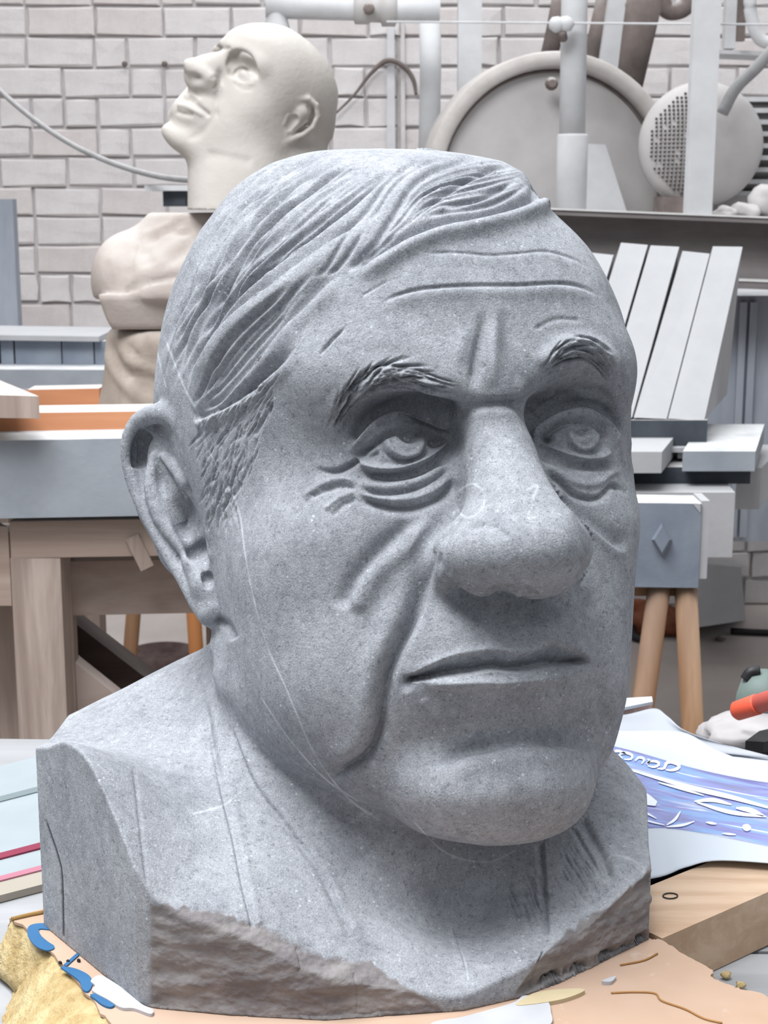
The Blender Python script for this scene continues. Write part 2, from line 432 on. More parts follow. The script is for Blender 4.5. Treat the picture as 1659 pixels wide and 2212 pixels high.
def spline(L,n=12):
    P=np.concatenate([[2*L[0]-L[1]],L,[2*L[-1]-L[-2]]]);out=[]
    t=np.linspace(0,1,n,endpoint=False)[:,None]
    for k in range(1,len(P)-2):
        a,b,c,d=P[k-1:k+3]
        out.append(0.5*((2*b)+(c-a)*t+(2*a-5*b+4*c-d)*t*t+(3*b-a-3*c+d)*t**3))
    return np.concatenate(out+[P[-2][None]])
def lerp_guides(G,u):
    G=[resample(spline(np.array(g,float)),1e9) if False else _res_n(g,40) for g in G]
    x=u*(len(G)-1);k=min(int(x),len(G)-2);f=x-k
    return G[k]*(1-f)+G[k+1]*f
def _res_n(g,n):
    L=spline(np.array(g,float));s=np.concatenate([[0],np.cumsum(np.hypot(*np.diff(L,axis=0).T))])
    t=np.linspace(0,s[-1],n);return np.stack([np.interp(t,s,L[:,0]),np.interp(t,s,L[:,1])],1)
def carve_bust(C,rng):
    L=C.line
    def both(a,b): a();b()
    # --- broad forms
    C.blob((700,1450),(120,170),10)            # full jowl
    C.blob((640,1150),(110,140),8)
    # --- eyes: near
    L([(757,962),(787,920),(836,891),(889,878),(940,883),(985,903)],-22,15,8)
    L([(755,982),(788,945),(827,916),(870,901),(909,900),(947,913),(981,936)],22,8,7,ends=(.1,.15))
    L([(767,987),(793,963),(827,938),(860,925),(889,921),(918,926),(947,943),(968,954)],-26,3,13,ends=(.08,.1))
    L([(774,996),(803,1008),(841,1012),(880,1007),(918,992),(952,970),(976,962)],19,7,7,ends=(.1,.1))
    L([(778,1012),(803,1026),(851,1030),(899,1021),(938,1003),(975,985)],-14,8,8)
    L([(774,1040),(807,1050),(851,1050),(899,1040),(940,1018),(968,1000)],6,9,9)
    L([(776,1052),(807,1064),(851,1065),(899,1055),(945,1031),(974,1004)],-11,5,6)
    L([(776,1066),(812,1076),(860,1080),(905,1073),(948,1052),(972,1025)],6,7,6)
    L([(770,1070),(812,1087),(860,1096),(909,1091),(954,1069),(982,1030)],-17,5,13)
    C.blob((872,962),(42,34),13,p=3)
    C.blob((884,942),(21,16),-34,p=3)
    L([(834,940),(840,968),(868,986),(898,978),(914,948)],9,7,7);L([(824,940),(830,976),(868,996),(908,986),(924,948)],-6,4,5)
    C.blob((941,956),(12,9),-26);C.blob((806,985),(18,9),-15,-28)
    L([(672,1010),(716,1019),(750,1009),(775,992)],-14,5,8,ends=(.5,.05))
    L([(655,1080),(701,1047),(745,1036),(776,1048)],8,7,7);L([(700,1106),(735,1078),(770,1062)],7,6,6);L([(690,1062),(735,1050),(770,1058)],-6,4,4);L([(716,1118),(742,1092),(775,1078)],-6,5,5)
    L([(670,1078),(712,1060),(750,1054)],-5,4,4)
    # --- eyes: far
    L([(1140,932),(1169,905),(1208,884),(1246,877),(1289,882),(1325,912),(1350,958)],-17,13,8)
    L([(1145,951),(1169,926),(1203,906),(1241,896),(1275,898),(1304,914),(1323,939),(1338,972)],19,8,7,ends=(.1,.1))
    L([(1164,954),(1183,930),(1212,911),(1241,904),(1275,906),(1299,922),(1314,952)],-24,3,11,ends=(.08,.1))
    L([(1160,963),(1198,975),(1232,985),(1265,991),(1294,988),(1322,972)],17,7,6,ends=(.1,.1))
    L([(1160,980),(1198,996),(1240,1006),(1285,1006),(1325,990)],-10,8,9)
    L([(1170,1000),(1205,1022),(1241,1043),(1285,1047),(1325,1022),(1345,1030)],7,9,7)
    L([(1179,1010),(1208,1038),(1236,1062),(1275,1075),(1299,1069),(1323,1047),(1343,1056),(1357,1072)],-15,4,10)
    C.blob((1257,938),(32,28),9,p=3)
    C.blob((1256,928),(18,15),-24,p=3)
    L([(1226,928),(1236,957),(1259,970),(1283,959),(1295,930)],9,6,6)
    C.blob((1181,949),(11,9),-26);C.blob((1301,956),(9,11),-20)
    L([(1203,1072),(1241,1106),(1285,1140),(1323,1172),(1357,1192)],-15,24,5)
    L([(1215,1100),(1250,1130),(1295,1160),(1330,1190),(1358,1205)],5,14,14)
    L([(1145,905),(1165,885),(1200,865),(1235,850)],-6,5,5);L([(1150,892),(1175,872),(1205,858)],5,5,5)
    # --- brows
    L([(706,930),(733,881),(769,843),(807,816),(851,809),(899,822),(950,843),(985,860)],17,22,15,ends=(.2,.2))
    L([(730,960),(760,905),(810,872),(870,862),(930,872),(985,895)],-12,14,16,ends=(.2,.1));C.blob((990,885),(26,22),-14);C.blob((1140,880),(20,24),-14)
    L([(1165,800),(1190,765),(1218,748),(1250,741),(1285,750),(1314,773),(1335,812)],16,18,22,ends=(.15,.15))
    L([(1150,885),(1190,858),(1240,845),(1290,850),(1335,880)],-12,14,16,ends=(.1,.15))
    near=[[(704,935),(722,880),(760,832),(800,800),(850,790),(905,803),(955,828)],[(716,920),(738,890),(775,858),(812,835),(855,830),(900,842),(950,852)]]
    for k in range(90):
        u=rng.random();g=lerp_guides(near,u);a=int((k*7%34)/34*32);c0=g[a];d=g[min(a+7,39)]-c0
        dn=np.array([d[1],-d[0]]);st=c0-dn*0.35*(u-.3);L([st,st+d*.9+dn*.02,st+d*1.8+dn*.10],-6.5,2.0,2.2,ends=(.3,.3))
    far=[[(1168,800),(1190,752),(1225,728),(1262,727),(1300,745),(1330,785)],[(1172,815),(1200,785),(1232,768),(1262,768),(1290,782),(1322,815)]]
    for k in range(64):
        u=rng.random();g=lerp_guides(far,u);a=int((k*5%26)/26*32);c0=g[a];d=g[min(a+7,39)]-c0
        dn=np.array([-d[1],d[0]]);st=c0+dn*(.3*u);L([st,st+d*.8+dn*.05,st+d*1.5+dn*.2],-6,2.0,2.0,ends=(.3,.3))
    # --- glabella and forehead
    L([(1052,650),(1036,740),(1018,850)],-13,16,11,ends=(.55,.25));L([(1068,640),(1068,740),(1064,850)],10,14,14,ends=(.5,.3))
    L([(1085,650),(1102,750),(1135,855)],-12,12,16,ends=(.55,.25));L([(1005,690),(990,800)],5,16,16,ends=(.4,.4));L([(985,888),(1030,874),(1065,870),(1110,872),(1150,886)],-18,10,13,ends=(.3,.3))
    L([(813,664),(850,641),(900,626),(960,619),(1040,616),(1120,616),(1200,612),(1250,618),(1302,643)],-8,4,5,B=5,b=14,wb=16)
    L([(905,549),(980,545),(1060,551),(1120,547),(1180,543),(1240,560),(1274,585)],-4,3,4,B=2,b=12,wb=14)
    L([(686,772),(715,737),(750,703)],-8,3,3,ends=(.3,.3));L([(780,640),(840,605)],-3,3,3);L([(1150,715),(1200,690),(1260,692)],-3,5,5)
    # --- nose
    L([(1012,1100),(980,1128),(955,1165),(943,1210),(950,1250)],-12,13,8,ends=(.4,.2))           # ala outer crease
    L([(1000,1148),(1030,1136),(1070,1140),(1100,1165)],-5,9,7)                      # ala top
    L([(965,1235),(1000,1275),(1045,1292),(1080,1290)],5,10,5)
    L([(962,1245),(1000,1284),(1050,1303),(1110,1307),(1175,1307),(1235,1285)],-42,7,34,ends=(.2,.2))
    L([(1045,1290),(1080,1268),(1125,1268),(1170,1292)],-12,6,8)
    L([(1255,1195),(1262,1235),(1245,1275)],-6,6,6)
    L([(1090,1325),(1092,1370),(1100,1405)],-6,16,14)
    # --- nasolabial folds (near), cheek overhang on the left
    L([(1010,1085),(965,1130),(930,1180),(918,1250),(895,1330),(862,1400),(838,1460),(829,1530),(820,1590),(785,1645),(700,1690)],-19,14,20,B=12,b=38,wb=30,ends=(.22,.12))
    L([(922,1240),(895,1330),(862,1400),(838,1460),(829,1530),(820,1590),(785,1645),(690,1695)],-17,6,15,ends=(.25,.12))
    L([(742,1322),(760,1270),(800,1215),(860,1160),(930,1100)],-17,22,9,B=12,b=28,wb=24,ends=(.1,.3))
    L([(880,1500),(868,1460),(885,1410)],-3,12,12)
    # --- far folds
    L([(1258,1265),(1275,1330),(1300,1400),(1302,1500),(1312,1570),(1330,1605)],-17,22,9)
    # --- mouth
    L([(873,1476,.35),(909,1470,.6),(962,1460,1),(1010,1454,1.2),(1063,1446,1.1),(1111,1450,1.0),(1154,1446,1.15),(1193,1437,1.5),(1236,1437,1.15),(1279,1433,.3)],-44,38,4,ends=(.03,.03),shape='l')
    L([(880,1466),(928,1442),(986,1422),(1034,1410),(1082,1406),(1126,1409),(1159,1402),(1193,1390),(1227,1401),(1272,1426)],9,14,7)
    L([(905,1475),(966,1474),(1034,1472),(1101,1472),(1169,1465),(1235,1455)],17,9,15,ends=(.15,.15))
    L([(930,1494),(1000,1502),(1090,1506),(1170,1498),(1240,1472)],-6,10,24)
    C.blob((880,1476),(13,12),-13)
    C.blob((1135,1555),(120,48),-24,-4);C.blob((1120,1715),(140,60),7,-5)
    L([(915,1505),(935,1545),(950,1560)],3,12,12)
    # --- chin fold
    L([(925,1668),(1000,1633),(1058,1622),(1111,1612),(1179,1608),(1235,1611),(1275,1635)],-20,26,4,B=11,b=26,wb=24,ends=(.25,.2))
    L([(690,1700),(640,1690),(585,1655)],-5,8,8)
    # --- neck
    L([(470,1480),(520,1580),(590,1660),(680,1720),(790,1790)],-9,14,16)
    C.blob((1095,1287),(40,15),-24,p=3)
    C.blob((1215,1088),(26,48),9,-25);C.blob((398,1120),(17,40),-46,-14);C.blob((422,1184),(20,17),-38);C.blob((447,1247),(9,17),-22,-15);L([(322,930),(300,968),(298,1015)],-22,12,14);L([(505,1385),(488,1352),(462,1338)],-14,7,10);C.blob((348,1035),(8,26),-14,-8);C.blob((303,985),(14,34),-8,8)
    C.blob((1000,1950),(60,70),-18);C.blob((760,1750),(120,60),-10,40)
    C.apply()
def carve_hair(C,rng):
    C.smooth((976,1138),30,14);C.smooth((1265,1765),24,10)
    L=C.line
    g=[[(700,327),(600,350),(502,414),(433,504),(384,604),(354,704),(340,800),(338,868)],
       [(760,332),(650,368),(555,430),(480,520),(425,620),(385,720),(362,810),(352,880)],
       [(830,337),(720,380),(625,450),(545,530),(480,620),(432,712),(400,800),(378,876)],
       [(900,345),(815,405),(735,470),(640,540),(540,612),(475,680),(430,770),(402,880)]]
    # raise the swept hair above the brow skin along its edge
    edgeA=[(800,440),(760,491),(734,510),(691,538),(649,568),(596,610),(548,643),(506,676),(469,714),(437,762),(415,800),(395,870)]
    L(edgeA,-24,4,20,B=19,b=-22,wb=30,ends=(.2,.25))
    L([(744,588),(700,618),(650,668),(610,706),(571,756),(524,812),(471,866),(420,890)],-14,4,16,B=8,b=-16,wb=18,ends=(.2,.08))
    # front lock
    L([(1158,392),(1162,425),(1146,436),(1105,452),(1052,466),(999,477),(946,488),(893,508),(850,530),(800,562),(744,590)],-24,5,15,B=20,b=-20,wb=17,ends=(.05,.15))
    for p,A,w in [([(1063,350),(1010,346),(957,358),(914,380),(882,411),(856,454),(829,496),(803,539),(768,572)],-14,7),
                  ([(1116,366),(1079,361),(1036,374),(994,395),(957,417),(919,443),(893,459)],-13,6),
                  ([(1121,382),(1084,406),(1036,427),(994,438),(946,449)],-12,6),
                  ([(1148,392),(1116,413),(1073,434),(1026,446),(957,456),(904,472)],-10,5),
                  ([(930,342),(877,362),(840,388),(813,425),(787,459),(755,486),(700,520)],-11,6),
                  ([(990,338),(925,350),(880,375),(845,410),(820,450),(790,490)],-7,5),
                  ([(760,500),(735,545),(705,585),(680,605)],-8,4),([(790,500),(760,545),(730,580),(700,600)],-9,4),([(815,515),(785,550),(752,582)],-8,4),
                  ([(860,500),(820,530),(780,560)],-6,4)]:
        L(p,A,w,w,ends=(.25,.25))
    for k in range(26):
        u=(k+.5+rng.uniform(-.3,.3))/26;p=lerp_guides(g,u)
        a=int(rng.integers(0,7));b=int(rng.integers(33,40));p=p[a:b]+rng.normal(0,1.6,(1,2))
        q=p[::4].copy();q+=rng.normal(0,2.0,q.shape)
        am=rng.uniform(10,18);ww=rng.uniform(3.6,5.5)
        L(q,-am,ww,ww*1.2,ends=(.25,.2))
        if rng.random()<.6:
            m=int(rng.integers(4,max(6,len(p)-16)));L(p[m:m+14:3]+rng.uniform(-8,8,2),-am*.8,3,3.4,ends=(.35,.35))
    for k in range(44):
        u=rng.random();p=lerp_guides(g,u);m=int(rng.integers(0,28));n=int(rng.integers(8,14));q=p[m:m+n:3]+rng.normal(0,1.5,2)
        L(q,-rng.uniform(4,9),rng.uniform(1.8,2.8),2.6,ends=(.35,.35))
    for k in range(26):
        u=rng.random();a=np.array([(1120,350),(1000,352),(900,395),(850,470),(790,540)],float);b=np.array([(1150,388),(1050,420),(950,440),(890,480),(830,525)],float)
        q=a*(1-u)+b*u;j=int(rng.integers(0,2));L(q[j:j+4]+rng.normal(0,2,2),-rng.uniform(2,5),2,2.2,ends=(.4,.4))
    h=[[(700,560),(625,622),(560,672),(505,722),(465,780),(430,850),(408,888)],[(690,610),(640,655),(590,712),(545,765),(495,822),(450,865),(420,893)]]
    for k in range(9):
        u=(k+.5)/9;p=lerp_guides(h,u);a=int(rng.integers(0,8));q=p[a:int(rng.integers(32,40)):4]+rng.normal(0,1.5,(1,2))
        L(q,-rng.uniform(6,10),4,4.5,ends=(.3,.1))
    L([(650,735),(600,790),(540,842),(480,882),(415,908)],-20,5,15,B=8,b=-15,wb=14,ends=(.35,.05))
    # short side hair in front of the ear
    for k in range(270):
        t=rng.random();y=800+t*310
        xl=np.interp(y,[800,900,1000,1110],[565,440,438,452]);xr=np.interp(y,[800,880,960,1030,1110],[612,590,565,530,500])
        x=rng.uniform(xl,xr);ln=rng.uniform(22,62);dx=-np.interp(y,[800,900,1100],[.75,.5,.12])+rng.normal(0,.2)+(.25 if x>520 else 0)*0
        L([(x,y),(x+dx*ln*.5,y+ln*.5),(x+dx*ln,y+ln)],-rng.uniform(1.5,4.2),rng.uniform(1.5,2.3),1.9,ends=(.4,.4))
    L([(590,868),(570,905),(548,945)],-5,5,5);L([(520,1040),(500,1075)],-5,6,6)
    C.apply()
def carve_torso(C,rng):
    L=C.line
    L([(441,1501),(455,1593),(479,1709),(504,1810),(523,1906),(547,2005)],-8,10,4,B=5,b=-14,wb=14,ends=(.1,.02))
    L([(494,1559),(547,1689),(614,1776),(687,1873),(735,1969),(776,2055)],-7,4,10,B=5,b=-13,wb=12,ends=(.1,.1))
    L([(285,1640),(294,1700),(306,1810),(320,1925)],-3,6,4)
    L([(1168,1817),(1175,1913),(1182,2024)],-13,8,14,ends=(.02,.1),shape='l')
    L([(1250,1752),(1279,1807),(1303,1851),(1322,1912)],-14,9,13,ends=(.02,.2))
    L([(1232,1775),(1269,1841),(1308,1899)],-7,4,6,ends=(.02,.1))
    for k in range(46):
        x=rng.uniform(1090,1165);y=rng.uniform(1870,1960);ln=rng.uniform(30,80)
        L([(x,y),(x+ln*.22,y+ln*.5),(x+ln*.4,y+ln)],-rng.uniform(1.5,3.5),2.5,2.5,ends=(.3,.3))
    for k in range(60):
        x=rng.uniform(1190,1300);y=rng.uniform(1820,1930);ln=rng.uniform(20,50)
        L([(x,y),(x+ln*.35,y+ln*.5),(x+ln*.6,y+ln)],-rng.uniform(1,3),2.4,2.4,ends=(.3,.3))
    L([(970,1995),(985,2040),(1010,2120)],3,4,8)
    # old crack lines at the foot
    for p in [[(98,1770),(125,1850),(134,1900),(137,2028)],[(765,2100),(772,2160),(768,2205)],[(1172,2052),(1160,2090),(1152,2140)],[(640,2045),(650,2085),(640,2105)]]:
        L(p,-2.5,1.8,1.8,ends=(.02,.02));C.paint('crack',p,2.2)
    C.apply()
def paint_bust(C):
    for p,w in [([(430,930),(470,1010),(515,1100),(527,1180),(545,1280),(575,1390),(615,1480),(640,1540),(675,1620),(722,1690),(765,1735),(840,1785)],1.8),
              ([(560,1500),(620,1590),(700,1680),(780,1735)],1.3),([(410,1760),(480,1740),(520,1710),(560,1680)],2.2),
              ([(890,1770),(960,1840),(1050,1862),(1120,1835)],1.6),
              ([(1312,1872),(1318,1852),(1345,1850),(1390,1872),(1380,1905),(1362,1920)],3.2),([(345,700),(395,830),(430,900),(450,980)],2.2),
              ([(335,690),(340,760),(360,840)],1.8),([(990,2040),(1005,2080),(1012,2120)],2.0),
              ([(988,1062),(1020,1045),(1045,1065),(1040,1100),(1010,1118),(985,1100)],2.4),([(1135,1060),(1160,1050),(1150,1080)],3)]:
        C.paint('vein',p,w)
# ================= materials =================
MATS={}
class NB:
    def __init__(s,name):
        s.m=bpy.data.materials.new(name);s.m.use_nodes=True;s.t=s.m.node_tree;s.p=s.t.nodes['Principled BSDF'];s.tc=s.t.nodes.new('ShaderNodeTexCoord')
    def n(s,t,**k):
        o=s.t.nodes.new('ShaderNode'+t)
        for a,b in k.items():
            if a.startswith('i_'):o.inputs[a[2:].replace('_',' ')].default_value=b
            else:setattr(o,a,b)
        return o
    def l(s,a,b):s.t.links.new(a,b)
    def noise(s,scale,detail=4,rough=.6,vec=None,dist=0,st=None):
        o=s.n('TexNoise');o.inputs['Scale'].default_value=scale;o.inputs['Detail'].default_value=detail;o.inputs['Roughness'].default_value=rough;o.inputs['Distortion'].default_value=dist
        src=vec or s.tc.outputs['Object']
        if st:
            mp=s.n('Mapping');mp.inputs['Scale'].default_value=st;s.l(src,mp.inputs['Vector']);src=mp.outputs[0]
        s.l(src,o.inputs['Vector']);return o.outputs['Fac']
    def ramp(s,fac,stops):
        r=s.n('ValToRGB');e=r.color_ramp.elements
        while len(e)<len(stops):e.new(.5)
        for x,(p,c) in zip(e,stops):
            x.position=p;x.color=(*c,1) if len(c)==3 else c
        s.l(fac,r.inputs[0]);return r.outputs[0]
    def mix(s,fac,a,b,mode='MIX'):
        m=s.n('Mix',data_type='RGBA',blend_type=mode)
        for i,v in((0,fac),(6,a),(7,b)):
            if hasattr(v,'is_output') or hasattr(v,'links'):s.l(v,m.inputs[i])
            elif i==0:m.inputs[0].default_value=v
            else:m.inputs[i].default_value=(*v,1)
        return m.outputs[2]
    def bump(s,h,st,dist=.002):
        b=s.n('Bump');b.inputs['Strength'].default_value=st;b.inputs['Distance'].default_value=dist;s.l(h,b.inputs['Height'])
        prev=getattr(s,'_b',None)
        if prev:s.l(prev,b.inputs['Normal'])
        s._b=b.outputs[0];s.l(s._b,s.p.inputs['Normal'])
    def done(s,col,rough=.85,spec=.3):
        if isinstance(col,tuple):s.p.inputs['Base Color'].default_value=(*col,1)
        else:s.l(col,s.p.inputs['Base Color'])
        s.p.inputs['Roughness'].default_value=rough;s.p.inputs['Specular IOR Level'].default_value=spec
        MATS[s.m.name]=s.m;return s.m
def lin(*c): return tuple(((x/255)/12.92 if x/255<=.04045 else ((x/255+.055)/1.055)**2.4) for x in c)
def bluestone(name,base,light,dark):
    b=NB(name)
    c=b.mix(b.ramp(b.noise(14,5,.65),[(.35,(0,0,0)),(.68,(1,1,1))]),lin(*base),lin(*light))
    c=b.mix(b.ramp(b.noise(45,4,.7),[(.36,(.4,.4,.4)),(.5,(0,0,0))]),c,lin(*dark))
    v=b.n('TexVoronoi');v.inputs['Scale'].default_value=330;b.l(b.tc.outputs['Object'],v.inputs['Vector'])
    sp=b.ramp(v.outputs['Distance'],[(.10,(1,1,1)),(.26,(0,0,0))])
    gate=b.ramp(b.noise(160,2,.5),[(.52,(0,0,0)),(.62,(1,1,1))])
    m=b.mix(1.0,sp,gate,'MULTIPLY')
    c=b.mix(m,c,lin(min(light[0]+22,235),min(light[1]+23,238),min(light[2]+25,242)))
    g2=b.ramp(b.noise(520,3,.6),[(.33,(.42,.42,.42)),(.42,(0,0,0))])
    c=b.mix(g2,c,lin(*[x*.72 for x in dark]))
    c=b.mix(.55,c,b.ramp(b.noise(1500,3,.7),[(.36,(.22,.22,.22)),(.66,(.78,.78,.78))]),'SOFT_LIGHT')
    c=b.mix(.45,c,b.ramp(b.noise(240,5,.75),[(.34,(.25,.25,.25)),(.66,(.75,.75,.75))]),'SOFT_LIGHT')
    va=b.n('Attribute',attribute_name='vein');ca=b.n('Attribute',attribute_name='crack');ra=b.n('Attribute',attribute_name='rough')
    br=b.ramp(b.noise(60,4,.6),[(.38,(.08,.08,.08)),(.62,(.75,.75,.75))])
    c=b.mix(b.mix(1.0,va.outputs['Color'],br,'MULTIPLY'),c,lin(205,210,216))
    c=b.mix(ca.outputs['Fac'],c,lin(52,54,60))
    rc=b.mix(b.ramp(b.noise(30,4,.7,st=(1,1,3)),[(.4,(0,0,0)),(.62,(1,1,1))]),lin(112,108,110),lin(140,136,136))  # rough face tone, brown bounce light from the board partly mixed in
    c=b.mix(ra.outputs['Fac'],c,rc)
    b.bump(b.noise(1100,3,.75),.5,.0007);b.bump(b.noise(260,4,.65),.3,.0010);b.bump(b.noise(60,3,.5),.12,.002)
    return b.done(c,.82,.25)
STONE=bluestone('bluestone',(138,141,147),(162,165,171),(119,122,129))
# ================= object helpers =================
def link(name,me,mat=None,parent=None,smooth=False,**props):
    o=bpy.data.objects.new(name,me);SC.collection.objects.link(o)
    if mat is not None and len(me.materials)==0:me.materials.append(mat)
    if parent is not None:o.parent=parent
    if smooth:
        me.polygons.foreach_set('use_smooth',[True]*len(me.polygons))
    for k,v in props.items():o[k]=v
    return o
def np_mesh(name,V,Q):
    me=bpy.data.meshes.new(name);n=len(Q);k=Q.shape[1]
    me.vertices.add(len(V));me.vertices.foreach_set('co',np.asarray(V,np.float32).ravel())
    me.loops.add(n*k);me.loops.foreach_set('vertex_index',Q.astype(np.int32).ravel())
    me.polygons.add(n);me.polygons.foreach_set('loop_start',np.arange(0,n*k,k,dtype=np.int32))
    me.update(calc_edges=True);return me
def float_attr(me,name,a):
    at=me.attributes.new(name,'FLOAT','POINT');at.data.foreach_set('value',np.asarray(a,np.float32))
# ================= measuring: photograph pixel -> world point =================
TB=0.77                                        # table top height
def pray(px,py):
    a=(px-CX)/F_PX;b=(CY-py)/F_PX;return Vector((a,_c+b*_s,b*_c-_s))
CAMP=Vector((0,0,1.125))
def wy(px,py,y): d=pray(px,py);return CAMP+d*(y/d.y)
def wz(px,py,z): d=pray(px,py);return CAMP+d*((z-1.125)/d.z)
# ================= dusty workshop materials =================
DUST=lin(190,187,186)
def dusty(name,col,dust=.75,col2=None,scale=12,stretch=None,bump=.25,rough=.9,spec=.2,dcol=None,side=.12,metal=0):
    b=NB(name)
    c=b.mix(b.ramp(b.noise(scale,4,.6,st=stretch),[(.35,(0,0,0)),(.66,(1,1,1))]),lin(*col),lin(*(col2 or [min(255,x+18) for x in col])))
    g=b.n('NewGeometry');sp=b.n('SeparateXYZ');b.l(g.outputs['Normal'],sp.inputs[0])
    up=b.n('MapRange');up.inputs['From Min'].default_value=.45;up.inputs['From Max'].default_value=.9;up.inputs['To Min'].default_value=side;up.inputs['To Max'].default_value=dust
    b.l(sp.outputs['Z'],up.inputs['Value'])
    br=b.ramp(b.noise(scale*2.3,3,.6),[(.3,(.55,.55,.55)),(.6,(1,1,1))])
    f=b.mix(1.0,up.outputs[0],br,'MULTIPLY')
    c=b.mix(f,c,dcol or DUST)
    b.bump(b.noise(140,3,.6,st=stretch),bump,.002)
    b.p.inputs['Metallic'].default_value=metal
    return b.done(c,rough,spec)
def flat(name,col,rough=.6,spec=.3,noise=0):
    b=NB(name)
    if noise:
        return b.done(b.mix(b.ramp(b.noise(25,3,.6),[(.35,(0,0,0)),(.65,(1,1,1))]),lin(*col),lin(*[max(0,x-noise) for x in col])),rough,spec)
    return b.done(lin(*col),rough,spec)
def wood(name,c1,c2,stretch,scale=30,dust=0,rough=.75):
    b=NB(name)
    n=b.noise(scale,5,.65,st=stretch,dist=.4)
    c=b.mix(b.ramp(n,[(.32,(0,0,0)),(.5,(.45,.45,.45)),(.62,(1,1,1))]),lin(*c1),lin(*c2))
    if dust:
        g=b.n('NewGeometry');sp=b.n('SeparateXYZ');b.l(g.outputs['Normal'],sp.inputs[0])
        up=b.n('MapRange');up.inputs['From Min'].default_value=.5;up.inputs['From Max'].default_value=.95;up.inputs['To Max'].default_value=dust
        b.l(sp.outputs['Z'],up.inputs['Value']);c=b.mix(up.outputs[0],c,lin(206,203,200))
    b.bump(n,.2,.001)
    return b.done(c,rough,.25)
M_BRICK=dusty('whitewashed_brick',(198,192,192),.5,(216,212,212),16,None,.5,side=.35)
M_BRICK2=dusty('bare_patch_brick',(190,181,180),.5,(208,201,200),16,None,.5,side=.3)
M_MORTAR=dusty('lime_mortar',(188,183,183),.3,(200,196,196),30,None,.6,side=.2)
M_FLOOR=dusty('dusty_concrete',(168,157,151),.35,(196,187,182),2.2,None,.2,side=.3,dcol=lin(190,184,180))
M_WHITE=dusty('chalky_painted_steel',(186,187,189),.8,(206,208,211),9,None,.15,side=.25)
M_BLUESTEEL=dusty('grey_blue_steel',(134,142,154),.8,(156,163,174),7,(3,3,.6),.1,side=.1)
M_WEB=dusty('brown_grey_steel',(98,92,92),.95,(122,116,115),8,(.6,3,3),.2,side=.06,dcol=lin(236,236,236))
M_DISC=dusty('stone_dusted_iron',(162,158,157),.6,(182,179,178),7,None,.2,side=.3)
M_RIM=dusty('dusty_guard_rim',(158,152,148),.6,(184,178,174),14,None,.3,side=.3)
M_RUST=dusty('dark_rubber_hose',(82,72,68),.7,(112,100,95),14,None,.3,side=.1)
M_SLAB=dusty('pale_sawn_stone',(158,158,161),.85,(170,170,173),10,None,.15,side=.2,dcol=lin(172,173,175))
M_DUSTW=flat('settled_white_dust',(214,213,212),.95,.05,12)
M_SLABG=dusty('grey_sawn_stone',(132,138,146),.85,(150,156,164),8,None,.15,side=.08,dcol=lin(208,208,208))
M_BLUEBLOCK=dusty('blue_grey_stone',(104,113,128),.9,(128,136,148),9,None,.2,side=.05,dcol=lin(212,212,212))
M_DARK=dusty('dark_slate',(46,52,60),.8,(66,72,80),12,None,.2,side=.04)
M_PLASTER=dusty('warm_plaster',(172,166,160),.5,(184,178,172),10,None,.3,side=.1,dcol=lin(204,203,199))
M_TORSO=dusty('clay_torso',(160,149,143),.7,(174,164,158),8,None,.3,side=.05,dcol=lin(196,192,188))
M_CLOTH=dusty('taupe_cloth',(146,133,123),.3,(162,150,139),22,None,.3,side=.08)
M_CABLE=dusty('grey_cable',(132,132,134),.6,(150,150,150),20,None,.1,side=.1)
M_BLACK=flat('black_plastic',(34,34,37),.5,.4,10)
M_OLDWOOD=wood('weathered_bench_wood',(138,122,113),(182,166,157),(30,30,1.6),1.0,.5)
M_RAILWOOD=wood('weathered_rail_wood',(150,131,120),(180,163,152),(1.6,30,30),1.0,.5)
M_BRACE=wood('dark_brace_wood',(44,33,30),(70,56,50),(3,30,30),1.0,.3)
M_APRON=wood('bare_apron_wood',(146,126,118),(176,160,152),(2.5,18,14),1.0,.4)
M_ORANGE=wood('orange_formwork_wood',(176,118,84),(196,140,104),(1.2,24,24),1.0,.93)
M_DOWEL=wood('brown_round_wood',(122,90,66),(150,118,90),(20,20,1.2),1.0,.2)
M_DOWEL2=wood('orange_round_wood',(150,92,50),(176,118,72),(20,20,1.2),1.0,.1)
M_PINE=wood('fresh_pine',(176,146,120),(200,174,150),(7,60,60),1.0,0,.6)
M_PINE_SIDE=wood('pine_edge',(186,146,116),(204,166,136),(7,60,60),1.0,0,.6)
M_TABLE=wood('dusty_grey_planks',(116,119,124),(144,147,152),(2.5,26,26),1.0,.2,.8)
# ================= shape helpers =================
def bm_mesh(name,bm,bevel=0,seg=1):
    if bevel:
        bmesh.ops.bevel(bm,geom=[e for e in bm.edges if e.is_manifold and e.calc_face_angle(0)>.5],offset=bevel,segments=seg,affect='EDGES',clamp_overlap=True)
    bmesh.ops.recalc_face_normals(bm,faces=bm.faces[:])
    me=bpy.data.meshes.new(name);bm.to_mesh(me);bm.free();return me
def place(name,me,loc,mat,parent=None,**kw):
    loc=Vector(loc)
    if parent is not None: me.transform(Matrix.Translation(-loc if False else -parent.location))
    else: me.transform(Matrix.Translation(-loc))
    o=link(name,me,mat,parent,**kw)
    if parent is None:o.location=loc
    return o
def thing(name,loc,label,cat,group=None,kind=None):
    o=bpy.data.objects.new(name,None);SC.collection.objects.link(o);o.location=loc;o.empty_display_size=.02
    o['label']=label;o['category']=cat
    if group:o['group']=group
    return o
def hexa(P,bevel=.0015):     # 8 points: front bl br tr tl, back bl br tr tl
    bm=bmesh.new();v=[bm.verts.new(p) for p in P]
    for f in((0,1,2,3),(7,6,5,4),(0,4,5,1),(3,2,6,7),(1,5,6,2),(0,3,7,4)):bm.faces.new([v[i] for i in f])
    return bm_mesh('m',bm,bevel)
